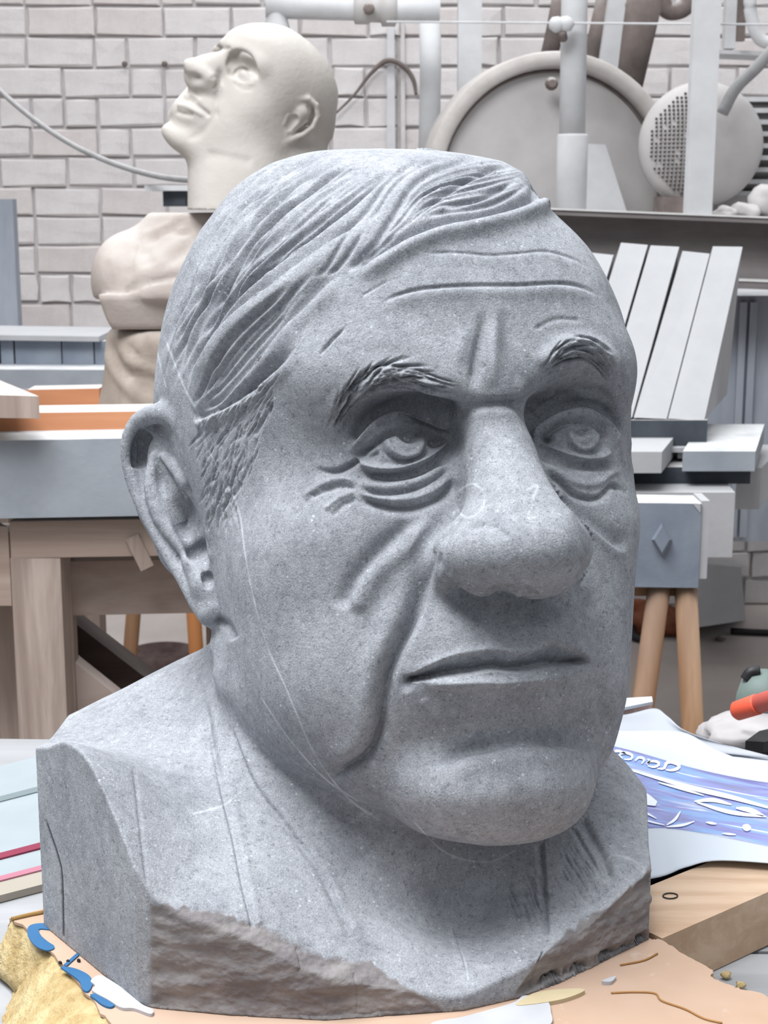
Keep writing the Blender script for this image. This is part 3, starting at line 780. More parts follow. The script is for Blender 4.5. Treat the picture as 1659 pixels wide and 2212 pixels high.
def boxpx(x0,y0,x1,y1,y,depth,yaw=0,bevel=.002,tilt=0):   # front rectangle in pixels at distance y
    bl,br,tr,tl=wy(x0,y1,y),wy(x1,y1+tilt,y),wy(x1,y0+tilt,y),wy(x0,y0,y)
    bl.x=tl.x=(bl.x+tl.x)/2;br.x=tr.x=(br.x+tr.x)/2
    d=Vector((math.sin(yaw)*depth,math.cos(yaw)*depth,0))
    return hexa([bl,br,tr,tl,bl+d,br+d,tr+d,tl+d],bevel)
def tube(pts,r,seg=10,cap=True,smooth=True,spl=True):
    P=[Vector(p) for p in pts]
    if spl and len(P)>2:
        A=spline(np.array([list(p) for p in P]),6);P=[Vector(a) for a in A]
    R=r if hasattr(r,'__len__') else [r]*len(P)
    if len(R)!=len(P):
        xs=np.linspace(0,1,len(R));R=np.interp(np.linspace(0,1,len(P)),xs,R)
    bm=bmesh.new();rings=[];up=Vector((0,0,1))
    for i,p in enumerate(P):
        t=(P[min(i+1,len(P)-1)]-P[max(i-1,0)]).normalized()
        u=t.cross(up)
        if u.length<.1:u=t.cross(Vector((0,1,0)))
        u.normalize();w=t.cross(u)
        rings.append([bm.verts.new(p+(u*math.cos(a)+w*math.sin(a))*float(R[i])) for a in [2*math.pi*k/seg for k in range(seg)]])
    for a,b in zip(rings[:-1],rings[1:]):
        for k in range(seg):bm.faces.new((a[k],a[(k+1)%seg],b[(k+1)%seg],b[k])).smooth=True
    if cap:bm.faces.new(rings[0]);bm.faces.new(rings[-1][::-1])
    return bm_mesh('m',bm)
def lathe(center,axis,prof,seg=48,smooth=True,cap=True):    # prof: (along, radius)
    a=Vector(axis).normalized();u=a.cross(Vector((0,0,1)))
    if u.length<.1:u=a.cross(Vector((0,1,0)))
    u.normalize();w=a.cross(u);c=Vector(center);bm=bmesh.new();rings=[]
    for t,r in prof:
        rings.append([bm.verts.new(c+a*t+(u*math.cos(x)+w*math.sin(x))*max(r,1e-5)) for x in [2*math.pi*k/seg for k in range(seg)]])
    for p,q in zip(rings[:-1],rings[1:]):
        for k in range(seg):bm.faces.new((p[k],p[(k+1)%seg],q[(k+1)%seg],q[k])).smooth=smooth
    if cap:bm.faces.new(rings[0]);bm.faces.new(rings[-1][::-1])
    return bm_mesh('m',bm)
def slabpoly(pts,z0,z1,bevel=0):      # polygon of (x,y) points, from z0 to z1
    bm=bmesh.new();a=[bm.verts.new((p[0],p[1],z0)) for p in pts];b=[bm.verts.new((p[0],p[1],z1)) for p in pts]
    bm.faces.new(a[::-1]);bm.faces.new(b)
    for i in range(len(pts)):
        j=(i+1)%len(pts);bm.faces.new((a[i],a[j],b[j],b[i]))
    return bm_mesh('m',bm,bevel)
def single(name,me,label,cat,mat,group=None,smooth=False,loc=None):
    co=np.array([v.co[:] for v in me.vertices]);c=(co.min(0)+co.max(0))/2
    o=place(name,me,loc or (c[0],c[1],co[:,2].min()),mat,smooth=smooth);o['label']=label;o['category']=cat
    if group:o['group']=group
    return o
# ================= setting: floor and brick wall =================
YW=4.2
fl=link('floor',hexa([(-3.5,-.5,-.05),(3.5,-.5,-.05),(3.5,-.5,0),(-3.5,-.5,0),(-3.5,YW+.2,-.05),(3.5,YW+.2,-.05),(3.5,YW+.2,0),(-3.5,YW+.2,0)],0),M_FLOOR,kind='structure')
wall=bpy.data.objects.new('wall_back',None);SC.collection.objects.link(wall);wall.location=(0,YW,0);wall['kind']='structure'
place('mortar',hexa([(-3.5,YW+.012,0),(3.5,YW+.012,0),(3.5,YW+.012,2.6),(-3.5,YW+.012,2.6),(-3.5,YW+.2,0),(3.5,YW+.2,0),(3.5,YW+.2,2.6),(-3.5,YW+.2,2.6)],0),(0,0,0),M_MORTAR,wall)
def brick_mesh(w,h,seed,mat):
    rg=random.Random(seed);bm=bmesh.new();nx=3;g=[]
    for k,(ins,y) in enumerate(((0,.02),(0.0,.0035),(.0035,-.0008))):
        ring=[]
        for i in range(8):
            x,z=[(-1,-1),(0,-1),(1,-1),(1,0),(1,1),(0,1),(-1,1),(-1,0)][i]
            j=.0022 if k else 0
            ring.append(bm.verts.new((x*(w/2-ins)+rg.uniform(-j,j),y+rg.uniform(-.0015,.0015)*(k>1),z*(h/2-ins)+rg.uniform(-j,j))))
        g.append(ring)
    for a,b in zip(g[:-1],g[1:]):
        for i in range(8):bm.faces.new((a[i],a[(i+1)%8],b[(i+1)%8],b[i]))
    c=bm.verts.new((0,-.0016,0))
    for i in range(8):bm.faces.new((g[2][i],g[2][(i+1)%8],c))
    me=bm_mesh('brick',bm);me.materials.append(mat);return me
BH=.0775
BM={}
for w in(.172,.080):
    for k in range(4):BM[(w,k)]=brick_mesh(w,BH-.007,k*7+int(w*1000),[M_BRICK,M_BRICK,M_BRICK2,M_BRICK][k])
rg=random.Random(11);spots=[]
for r in range(33):
    z=BH*(r+.5);x=-3.45+(.09 if r%2 else 0)
    while x<3.3:
        w=.172 if rg.random()<.62 else .080
        spots.append((x+w/2,z+rg.uniform(-.002,.002),w));x+=w+.008
def vis(x,z):
    q=from_world(np.array([[x,YW,z]]))[0];p=topx(q);p=(float(p[0]),float(p[1]))
    if not(-70<p[0]<1730 and -50<p[1]<1330):return 1e9
    hid=(340<p[0]<1340 and p[1]>330 ) or p[1]>880 and p[0]<1500 or (p[0]>1150 and 450<p[1]<1030)
    return (5000 if hid else 0)+abs(p[0]-830)*.2+max(0,p[1]-300)*.6
spots.sort(key=lambda s:vis(s[0],s[1]))
for x,z,w in spots[:300]:
    o=bpy.data.objects.new('brick',BM[(w,rg.randrange(4))]);SC.collection.objects.link(o);o.parent=wall
    o.location=(x,rg.uniform(-.003,.004),z);o.rotation_euler=(rg.uniform(-.03,.03),rg.uniform(-.016,.016),rg.uniform(-.02,.02))
    if rg.random()<.5:o.scale.x=-1 if False else 1
Vs=[];Fs=[];n=0
src=BM[(.172,0)];
for x,z,w in spots[300:]:
    m=BM[(w,0)];co=np.array([v.co[:] for v in m.vertices])+[x,rg.uniform(-.003,.004),z];Vs.append(co)
    Fs+= [[i+n for i in p.vertices] for p in m.polygons];n+=len(co)
me=bpy.data.meshes.new('bricks');me.from_pydata(np.concatenate(Vs).tolist(),[],Fs);me.update()
link('outer_bricks',me,M_BRICK,wall,kind='stuff')
# two small anchor holes / bolts in the wall
for px,py in((270,138),(356,138)):
    single('wall_plug',lathe(wy(px,py,YW-.012),(0,-1,0),[(0,.006),(.004,.008),(.006,.004)],10),'small dark plug in the brick wall, '+('left' if px<300 else 'right')+' one of the pair','plug',M_RUST,'pair of plugs in the wall')
# ================= behind, left: cable, leaning panel, stone blocks, bench =================

single('cable',tube([wy(-40,150,3.3),wy(10,205,3.2),wy(90,270,3.1),wy(180,325,3.0),wy(290,368,2.9),wy(400,388,2.8),wy(520,380,2.75)],.0055,8),'grey cable sagging across the brick wall behind the plaster head','cable',M_CABLE,smooth=True)
single('wall_panel',boxpx(-120,430,34,730,3.6,.04,tilt=0),'blue-grey panel leaning by the wall at the left edge','panel',M_BLUESTEEL)
single('slim_shelf',boxpx(312,400,420,412,2.9,.12),'thin dusty shelf board behind the neck of the plaster head','shelf',M_WHITE)
single('shelf_bracket',boxpx(352,413,400,446,2.92,.08),'dark bracket block under the thin dusty shelf board','bracket',M_DARK)
# low store table carrying the blocks
zt=wy(0,795,2.62).z
st=thing('store_table',(-.35,2.75,0),'grey stone-topped table along the wall carrying a row of blue-grey blocks','table')
place('table_top',boxpx(-260,797,470,838,2.6,.42,bevel=.003,tilt=3),(0,0,0),M_SLABG,st)
for x,y in((-.75,2.66),(.25,2.66),(-.75,2.95),(.25,2.95)):
    place('leg',hexa([(x-.03,y-.03,0),(x+.03,y-.03,0),(x+.03,y-.03,zt-.036),(x-.03,y-.03,zt-.036),(x-.03,y+.03,0),(x+.03,y+.03,0),(x+.03,y+.03,zt-.036),(x-.03,y+.03,zt-.036)]),(0,0,0),M_OLDWOOD,st)
for i,(a,b,t0) in enumerate(((-120,-4,732),(2,29,733),(33,132,734),(135,202,736),(205,262,737))):
    lab=['wide blue-grey stone block at the far left of the row on the wall table','narrow dark blue-grey block, partly cut off by the left edge of the photo','broad streaky blue-grey block in the middle of the row on the wall table','square blue-grey block, right of the broad streaky block','dark narrow block beside the draped stand'][i]
    single('stone_block',boxpx(a,t0,b,794+i*.7,2.68,.17,bevel=.002),lab,'block',M_BLUEBLOCK,'row of blue-grey blocks on the wall table')
single('cover_slab',boxpx(-140,722,214,733,2.66,.20,bevel=.002,tilt=5),'thin white-dusted slab lying over the row of blue-grey blocks','slab',M_SLAB)
# front left bench
by=1.55
bench=thing('wooden_workbench',(-.45,1.8,0),'heavy weathered wooden workbench under the grey stone slab','workbench')
place('rail',boxpx(22,1127,470,1206,by,.07,bevel=.003,tilt=-8),(0,0,0),M_RAILWOOD,bench)
place('apron_board',boxpx(132,1214,520,1330,by+.05,.03,bevel=.002,tilt=-8),(0,0,0),M_APRON,bench)
def legbox(x0,x1,y,ptop,d=.07,lean=0):
    t=wy(x0,ptop,y).z;a=wy(x0,ptop,y).x;b=wy(x1,ptop,y).x
    return hexa([(a+lean,y,0),(b+lean,y,0),(b,y,t),(a,y,t),(a+lean,y+d,0),(b+lean,y+d,0),(b,y+d,t),(a,y+d,t)],.003)
place('leg',legbox(22,130,by,1206,.07,-.0),(0,0,0),M_OLDWOOD,bench)
place('leg',legbox(470,560,by,1206),(0,0,0),M_OLDWOOD,bench)
place('leg',legbox(-45,22,by+.12,1150,.05,.04),(0,0,0),M_OLDWOOD,bench)
place('leg',legbox(440,500,by+.12,1150,.05),(0,0,0),M_OLDWOOD,bench)
zr=wy(0,1127,by).z
place('side_rail',hexa([(wy(-30,1160,by+.3).x,by+.0,zr-.09),(wy(18,1160,by+.0).x,by+.0,zr-.09),(wy(18,1160,by).x,by,zr-.005),(wy(-30,1160,by+.3).x,by,zr-.005),(wy(-30,1160,by+.3).x-.04,by+.17,zr-.09),(wy(-10,1160,by+.3).x-.02,by+.17,zr-.09),(wy(-10,1160,by+.3).x-.02,by+.17,zr-.005),(wy(-30,1160,by+.3).x-.04,by+.17,zr-.005)]),(0,0,0),M_RAILWOOD,bench)
def bar(p0,p1,wpx,y0,y1,d):
    # plank whose face is seen between two pixel points, width in pixels
    a=Vector((p1[0]-p0[0],p1[1]-p0[1]));n=Vector((-a.y,a.x)).normalized()*wpx/2
    q=[wy(p0[0]-n.x,p0[1]-n.y,y0),wy(p1[0]-n.x,p1[1]-n.y,y1),wy(p1[0]+n.x,p1[1]+n.y,y1),wy(p0[0]+n.x,p0[1]+n.y,y0)]
    dv=Vector((0,d,0));return hexa([*q,*[x+dv for x in q]],.002)
place('brace',bar((90,1330),(420,1585),62,by+.09,by+.12,.04),(0,0,0),M_BRACE,bench)
place('brace_board',bar((90,1440),(330,1632),104,by+.052,by+.06,.025),(0,0,0),M_APRON,bench)
place('wood_splinter',bar((285,1160),(318,1228),30,by-.004,by-.004,.003),(0,0,0),M_OLDWOOD,bench)
single('grey_slab',boxpx(-220,956,430,1124,by-.02,.20,bevel=.004,tilt=-12),'big blue-grey sawn stone slab lying on the wooden workbench','slab',M_SLABG)
zs=wy(100,952,by-.02).z
# two orange battens on the slab, a light block lying over the front one
single('orange_batten',boxpx(-160,895,420,949,by+.045,.06,bevel=.001,tilt=-8),'orange wooden batten with white dust along its top, front one on the stone slab','batten',M_ORANGE,'orange battens')
single('orange_batten',boxpx(60,842,215,895,2.25,.05,bevel=.001,tilt=-3),'short piece of orange batten farther back, beside the draped stand','batten',M_ORANGE,'orange battens')
q=[wy(-60,902,1.50),wy(86,904,1.50),wy(84,856,1.50),wy(-60,852,1.50)]
d=Vector((-.10,.19,0))
single('wood_offcut',hexa([*q,*[x+d for x in q]],.002),'thick pale timber offcut with a dusty top, at the left edge on the orange batten','offcut',M_OLDWOOD)
# trestle seen between bench legs and the tyre-like ring on the floor
tr=thing('trestle',(wy(340,1330,2.9).x,2.9,0),'wooden trestle with round legs seen below the bench apron','trestle')
for a,b,m in((292,262,M_DOWEL),(408,440,M_DOWEL2)):
    place('leg',tube([wy(a+4,1230,2.9),wy(b,1650,2.9-.02)],.0145,10,spl=False),(0,0,0),m,tr,smooth=True)
place('top_beam',boxpx(240,1150,470,1235,2.86,.08),(0,0,0),M_OLDWOOD,tr)
c=wz(352,1428,.02);M_RING=flat('worn_rubber',(98,84,82),.9,.1,20)
single('rubber_ring',lathe((c.x,c.y,0.0),(0,0,1),[(0,.05),(0,.095),(.02,.1),(.045,.085),(.05,.06),(.03,.05)],32),'dark round rubber disc lying on the floor below the bench','disc',M_RING,smooth=True)
# ================= second bust: plaster head looking up =================
U2=0.009;CH2=0.0
H2M=_R(-0.73111473,-0.30899832,0.51949786)@np.diag([1,-1,1.]);H2O=np.array([-17.45061725,215.46850822,57.72942764])
def h2c2(q): return np.asarray(q,float)@H2M.T+H2O
LMK2=[((0,9.5,2.6),(484,108)),((0,10.9,.4),(440,118)),((0,12.25,-2.6),(400,136)),((0,10.4,-4.1),(414,196)),((2.4,9.9,-3.1),(462,176)),
 ((4.9,6.7,1.5),(554,178)),((1.7,8.1,1.4),(497,158)),((3.25,8.2,1.45),(525,156)),((2.9,9.0,-6.6),(452,250)),((0,10.4,-6.4),(384,220)),((0,9.5,-10.0),(358,272)),((0,8.6,-11.6),(371,306)),
 ((7.4,0,.6),(625,262)),((7.2,.6,-3.5),(600,322)),((7.6,.2,3.6),(655,222)),((2.8,8.4,3.9),(532,120)),((4.6,7.1,-1.5),(520,225)),((5.6,1.0,-7.4),(540,335)),((0,9.0,6.0),(500,76))]
SILS2=[[(462,102),(480,88),(500,76),(540,56),(575,49),(615,55),(655,80),(690,120),(715,170),(727,225),(724,275),(715,320)],
 [(478,109),(440,116),(410,127),(399,140),(403,158)],[(360,262),(357,280),(362,298),(372,312)]]
def ear2(p):
    S=lambda x,y,z:h2c2((x,y,z))
    P=[(7.5,.6,1.6),(7.9,.5,3.0),(8.4,-.6,3.8),(8.8,-2.0,3.7),(9.0,-3.1,2.6),(8.9,-3.4,1.0),(8.6,-2.9,-.6),(8.2,-2.0,-1.9),(7.8,-1.0,-3.1),(7.6,-.1,-3.3),(7.4,.3,-2.3)]
    out=np.full(len(p),9.0);c=S(8,-1.2,.3);m=((p-c)**2).sum(1)<36;q=p[m]
    if not len(q):return out
    d=None;R=[.3,.35,.38,.38,.36,.34,.34,.36,.5,.5,.35]
    for a,b,r,s in zip(P[:-1],P[1:],R[:-1],R[1:]):
        x=cap(q,S(*a),S(*b),r,s);d=x if d is None else smin(d,x,.15)
    pl=cap(q,S(7.5,-1.2,1.8),S(7.4,-.9,-1.8),1.5,.8);d=smin(d,pl,.4)
    for a,b,r in(((8.0,-.9,2.6),(8.5,-2.2,1.2),.25),((8.5,-2.2,1.2),(8.1,-1.4,-1.2),.26),((7.8,.4,.3),(7.8,.2,-.7),.36)):
        d=smin(d,cap(q,S(*a),S(*b),r,r),.2)
    d=smax(d,-cap(q,S(8.5,-.3,.3),S(8.3,-.4,-.9),.75,.6),.2);d=smax(d,-cap(q,S(8.9,-2.4,2.2),S(8.6,-1.2,2.9),.3,.3),.15)
    out[m]=d;return out
NECKZ=wy(425,453,1.93).z
def make_plaster_head():
    W=fit_warp(lmk=LMK2,sils=SILS2,l2c=h2c2,mat=(H2M,H2O),box=((-42,198,28),(8,236,80)),step=22,scale=.28)
    nk0=px3(475,330,214.5);nk1=px3(478,470,213.0)
    def F(p):
        d=head_local((W(p)-H2O)@H2M)
        d=smin(d,ear2(p),.3)
        n=cap(p,px3(520,300,215),px3(508,470,213),7.4,6.6)
        n=smin(n,cap(p,px3(610,330,219),px3(540,470,216),6.5,6.0),2)
        d=smin(d,n,1.6)
        cut=NECKZ-((p[:,2]*_c-p[:,1]*_s)*U2+1.125);cut=cut/U2
        return np.maximum(d,cut)
    V,Q=build(F,(-42,198,28),(8,236,80),.42,1)
    C=Carver(V,Q);s=.26
    def L(pts,A,w,w2=None,**k): C.line(pts,A,w,w2,**k)
    k=66.0/15.5
    L([(492,150),(498,126),(516,110),(538,120),(550,150),(556,176)],-8*k,5,13);C.blob((506,140),(12,18),-7*k)
    L([(500,160),(512,146),(526,142),(540,152),(552,176)],2*k,3,3);L([(500,166),(515,178),(535,182),(552,180)],2*k,3,3)
    L([(503,164),(512,152),(526,148),(538,156),(548,174)],-2.5*k,2,4)
    C.blob((523,157),(9,9),4*k)
    L([(503,176),(522,192),(548,194)],-1.6*k,4,4)
    L([(474,142),(478,170),(470,198),(466,232),(472,262)],-3*k,5,6)
    C.blob((423,170),(14,10),-11*k,25);C.blob((458,168),(9,12),3*k)
    L([(452,172),(466,166),(470,180),(460,196)],-2.5*k,3,3)
    L([(388,212),(410,216),(430,232),(454,252)],-9*k,6,4,ends=(.05,.1))
    L([(383,226),(402,230),(424,240),(446,252)],5*k,4,5,ends=(.05,.2));L([(378,240),(395,246),(420,250)],-4*k,5,5)
    L([(398,208),(416,206),(436,220)],2*k,4,4);L([(405,200),(412,212)],-2*k,4,4)
    L([(400,300),(430,290),(455,262),(468,230)],-3*k,8,8)
    L([(440,330),(500,340),(550,350)],-3*k,9,14)
    L([(463,98),(480,104),(500,102)],-3.5*k,3,5)
    C.apply()
    Vw=C.V*U2;V=np.stack([Vw[:,0],Vw[:,1]*_c+Vw[:,2]*_s,Vw[:,2]*_c-Vw[:,1]*_s+1.125],-1)
    base=np.array([V[:,0].mean(),V[:,1].mean(),V[:,2].min()])
    o=link('plaster_head',np_mesh('plaster_head',V-base,Q),M_PLASTER,smooth=True,label='bald pale plaster head looking upward, on the neck of a second bust behind',category='sculpture')
    o.location=base;return base
hb=make_plaster_head()
# torso, cloth-wrapped stand: built from soft volumes in metres
def soft(name,f,lo,hi,h,lv,mat,label,cat,carve=None,parent=None):
    V,Q=build(f,lo,hi,h,lv)
    if carve:V=carve(V,Q)
    base=np.array([V[:,0].mean(),V[:,1].mean(),V[:,2].min()])
    o=link(name,np_mesh(name,V-base,Q),mat,smooth=True);o.location=base
    if label:o['label']=label;o['category']=cat
    return o
def A(px,py,y): return np.array(wy(px,py,y))
def carve_cam(V,Q,fn):
    Z=V.copy();z=Z[:,2]-1.125;U=np.stack([Z[:,0],Z[:,1]*_c-z*_s,Z[:,1]*_s+z*_c],-1)*100
    C=Carver(U,Q);fn(C);C.apply()
    W=C.V/100;return np.stack([W[:,0],W[:,1]*_c+W[:,2]*_s,W[:,2]*_c-W[:,1]*_s+1.125],-1)
ty=2.0
def torso2(p):
    d=cap(p,A(420,500,ty),A(520,500,ty),.045,.05)
    d=smin(d,cap(p,A(318,560,ty),A(440,470,ty),.034,.045),.04)
    d=smin(d,ell(p,A(408,645,ty),(.115,.11,.09)),.04)
    d=smin(d,ell(p,A(262,592,ty),(.034,.07,.045)),.03)
    d=smin(d,ell(p,A(560,640,ty+.03),(.12,.11,.10)),.04)
    z=wy(300,652,ty-.08).z
    d=smax(d,z-p[:,2],.006)
    b=np.maximum(np.abs(p[:,0]-A(430,660,ty)[0])-.112-(p[:,2]-z)*.35,np.abs(p[:,1]-ty)-.095-(p[:,2]-z)*.25)
    b=np.maximum(b,np.maximum(p[:,2]-z-.01,(z-.034)-p[:,2]))
    d=np.minimum(d,b)
    return np.maximum(d,p[:,2]-NECKZ+.004)
def tc(C):
    k=66/16.
    C.line([(400,470),(380,485),(350,505)],-7*k,8,5);C.line([(420,478),(416,495),(396,508),(370,500)],-5*k,4,7)
    C.line([(262,640),(290,618),(330,606),(400,590)],-8*k,5,8);C.line([(262,520),(262,560),(258,630)],-5*k,9,5);C.line([(215,640),(300,650),(380,652)],-4*k,4,4)
    C.line([(330,520),(300,545),(290,590)],4*k,14,14);C.line([(400,520),(360,540),(330,570)],4*k,14,14)
    C.line([(280,600),(330,580),(380,570)],3*k,9,9)
    C.line([(300,530),(285,560),(280,600)],-4*k,6,8);C.line([(350,505),(322,530),(310,560)],-5*k,5,8);C.line([(225,560),(240,600),(250,640)],-3*k,5,5);C.line([(430,500),(400,545),(340,590)],-4*k,5,8);C.line([(385,480),(350,492),(300,512)],3*k,8,8)
soft('bust_torso',torso2,(-.5,ty-.16,.86),(.1,ty+.18,1.14),.012,1,M_TORSO,'pale modelled torso with collar and draped coat, carrying the plaster head','sculpture',lambda V,Q:carve_cam(V,Q,tc))
zb=wy(300,652,ty-.08).z-.036;zf=wy(100,894,2.25).z
def drape(p):
    t=(zb-p[:,2])/(zb-zf);t=np.clip(t,-.2,1.2)
    cx=A(400,780,ty)[0];hw=.105+.022*t;r=np.sqrt((p[:,0]-cx)**2+(p[:,1]-ty)**2)
    ang=np.arctan2(p[:,1]-ty,p[:,0]-cx)
    d=r-(.101+.014*np.clip(t,0,1)+.005*np.sin(ang*9+t*5+np.sin(ang*3)*2)*np.clip(t+.1,0,1))
    d=smax(d,p[:,2]-zb,.02);return smax(d,zf-.0-p[:,2],.004)
def dc(C):
    k=66/16.*1.7
    C.line([(225,735),(240,790),(275,840),(320,880)],4*k,12,9);C.line([(236,730),(258,790),(300,830),(345,850)],-4*k,8,8)
    C.line([(275,740),(290,765),(320,778),(345,775)],-4*k,6,6);C.line([(265,800),(310,812),(345,830)],-5*k,7,12);C.line([(208,800),(215,840),(200,870)],-4*k,5,5);C.line([(310,715),(312,740),(330,765)],-3*k,4,4)
    C.line([(262,745),(275,775),(310,795)],3*k,9,9)
soft('draped_stand',drape,(-.5,ty-.2,zf-.03),(.15,ty+.2,zb+.03),.012,1,M_CLOTH,'stand wrapped in folded taupe cloth under the second bust','stand',lambda V,Q:carve_cam(V,Q,dc))
x0,x1=wy(-60,886,ty-.2).x,wy(700,886,ty-.2).x
ct=thing('carving_table',((x0+x1)/2,ty,0),'dusty low table carrying the cloth-wrapped stand of the second bust','table')
place('table_top',hexa([(x0,ty-.2,zf-.03),(x1,ty-.2,zf-.03),(x1,ty-.2,zf),(x0,ty-.2,zf),(x0,ty+.32,zf-.03),(x1,ty+.32,zf-.03),(x1,ty+.32,zf),(x0,ty+.32,zf)],.002),(0,0,0),M_OLDWOOD,ct)
for x in(x0+.05,x1-.05):
    for y in(ty-.13,ty+.17):
        place('leg',hexa([(x-.025,y-.025,0),(x+.025,y-.025,0),(x+.025,y-.025,zf-.03),(x-.025,y-.025,zf-.03),(x-.025,y+.025,0),(x+.025,y+.025,0),(x+.025,y+.025,zf-.03),(x-.025,y+.025,zf-.03)]),(0,0,0),M_OLDWOOD,ct)
# ================= behind, right: beam, posts, guard, motor, stacked stone =================
bt=thing('steel_beam',wy(1300,600,2.5),'long horizontal steel beam with a white dusty top flange, behind the slanted blocks','beam')
def sl(x0,x1,ya,yb,yy,dep,ta,off=0):   # tilted strip: ya/yb top/bottom at x=1165, slope follows the beam
    k=lambda x:(x-1165)*.040
    q=[wy(x0,yb+k(x0),yy),wy(x1,yb+k(x1),yy),wy(x1,ya+k(x1),yy),wy(x0,ya+k(x0),yy)]
    d=Vector((0,dep,0));return hexa([*q,*[p+d for p in q]],.0015)
place('top_flange',sl(880,1900,452,463,2.44,.14,0),(0,0,0),M_WEB,bt)
place('dust_layer',sl(880,1900,448,452,2.437,.143,0),(0,0,0),M_DUSTW,bt)
place('lower_dust_layer',sl(880,1900,587,590,2.438,.06,0),(0,0,0),M_DUSTW,bt)
place('web',sl(880,1900,463,592,2.50,.012,0),(0,0,0),M_WEB,bt)
place('bottom_flange',sl(880,1900,590,606,2.44,.14,0),(0,0,0),M_WEB,bt)
sp_=thing('beam_support',wy(1500,1100,2.56),'blue-grey ribbed steel cabinet standing under the steel beam, at the right edge','cabinet')
sp_.location.z=0
zc=wy(1600,640,2.56).z
xa,xb=wy(1180,800,2.56).x,wy(1900,800,2.56).x
place('body',hexa([(xa,2.57,.55),(xb,2.57,.55),(xb,2.57,zc-.0),(xa,2.57,zc),(xa,2.85,.55),(xb,2.85,.55),(xb,2.85,zc),(xa,2.85,zc)]),(0,0,0),M_BLUESTEEL,sp_)
for px in(1300,1462,1600,1622,1700):
    x=wy(px,800,2.56).x
    place('rib',hexa([(x-.006,2.56,.56),(x+.006,2.56,.56),(x+.006,2.56,zc-.01),(x-.006,2.56,zc-.01),(x-.006,2.571,.56),(x+.006,2.571,.56),(x+.006,2.571,zc-.01),(x-.006,2.571,zc-.01)],0),(0,0,0),M_BLUESTEEL,sp_)
for x in(xa+.04,xb-.04):
    place('foot',hexa([(x-.03,2.58,0),(x+.03,2.58,0),(x+.03,2.58,.55),(x-.03,2.58,.55),(x-.03,2.84,0),(x+.03,2.84,0),(x+.03,2.84,.55),(x-.03,2.84,.55)]),(0,0,0),M_BLUESTEEL,sp_)
# machine bed carrying posts, guard and motor
zbed=wy(1300,470,3.0).z
bed=thing('machine_bed',(.55,3.3,0),'dusty machine bed behind the steel beam, carrying saw guard and motor','machine')
for a,b,c,d in((-.15,1.6,2.8,3.22),(.72,1.6,3.22,3.8),(-.15,.72,3.46,3.8)):
    place('bed_plate',hexa([(a,c,zbed-.05),(b,c,zbed-.05),(b,c,zbed),(a,c,zbed),(a,d,zbed-.05),(b,d,zbed-.05),(b,d,zbed),(a,d,zbed)],.002),(0,0,0),M_WHITE,bed)
for x in(-.1,1.5):
    for y in(2.86,3.7):
        place('leg',hexa([(x,y,0),(x+.06,y,0),(x+.06,y,zbed-.05),(x,y,zbed-.05),(x,y+.06,0),(x+.06,y+.06,0),(x+.06,y+.06,zbed-.05),(x,y+.06,zbed-.05)]),(0,0,0),M_BLUESTEEL,bed)
def post(name,x0,x1,y,label,bottom=None,lean=0,dep=.045,mat=M_WHITE):
    w=(x1-x0)/3300*y/2;c=wy((x0+x1)/2,0,y).x;zt=1.95;zb_=zbed if bottom is None else bottom
    c2=wy((x0+x1)/2+lean,450,y).x
    me=hexa([(c2-w,y,zb_),(c2+w,y,zb_),(c+w,y,zt),(c-w,y,zt),(c2-w,y+dep,zb_),(c2+w,y+dep,zb_),(c+w,y+dep,zt),(c-w,y+dep,zt)],.003)
    return single(name,me,label,'post',mat)
post('square_post',989,1038,3.62,'plain white square post rising left of the saw guard')
pt=thing('column_post',wy(1235,470,2.95),'white round column with a wider sleeve in front of the saw guard','post')
c0=wy(1241,0,2.95);c1=wy(1236,290,2.95);c2=wy(1233,470,2.95)
place('column',tube([(c0.x+.006,2.95,1.95),(c0.x,2.95,c0.z),(c1.x,2.95,c1.z)],.0245,20,spl=False),(0,0,0),M_WHITE,pt,smooth=True)
place('sleeve',lathe((c2.x,2.95,zbed),(0,0,1),[(0,.029),(c1.z-zbed-.004,.029),(c1.z-zbed,.0275)],24),(0,0,0),M_WHITE,pt,smooth=True)
post('flat_post',1505,1560,2.82,'wide pale blue-white post in front of the round motor cover',lean=-22,dep=.03)
# saw guard
gc=Vector(wy(1190,405,3.32));gr=270/3300*3.38
gd=thing('saw_guard',(gc.x,3.32,zbed),'large round dust-covered saw guard with a thick rim','machine guard')
ax=Vector((.16,-1,.0)).normalized()
place('disc_face',lathe(gc,ax,[(-.05,gr*.97),(0,gr*.97),(.002,gr*.90),(.002,.03)],72),(0,0,0),M_DISC,gd,smooth=False)
place('rim',lathe(gc,ax,[(-.06,gr),(.03,gr),(.037,gr*.985),(.037,gr*.90),(.030,gr*.88),(.001,gr*.875),(.001,gr*.98),(-.06,gr*.98),(-.06,gr)],72,True,False),(0,0,0),M_RIM,gd,smooth=False)
place('inner_groove',lathe(gc,ax,[(.0025,gr*.872),(.006,gr*.868),(.006,gr*.855),(.0025,gr*.85),(.0025,gr*.872)],72,True,False),(0,0,0),M_RUST,gd)
p=wy(1190,182,3.27);place('latch',lathe(p,(0,-1,0),[(0,.012),(.012,.014),(.02,.008),(.03,.008)],10),(0,0,0),M_RUST,gd)
p=wy(1432,430,3.27);place('hinge',lathe(p,(.2,-1,.3),[(0,.01),(.012,.013),(.02,.007)],8),(0,0,0),M_RUST,gd)
q=[wy(1262,470,3.2),wy(1358,470,3.2),wy(1308,312,3.2),wy(1262,310,3.2)];d=Vector((0,.03,0))
place('stay_plate',hexa([*q,*[x+d for x in q]],.001),(0,0,0),M_WHITE,gd)
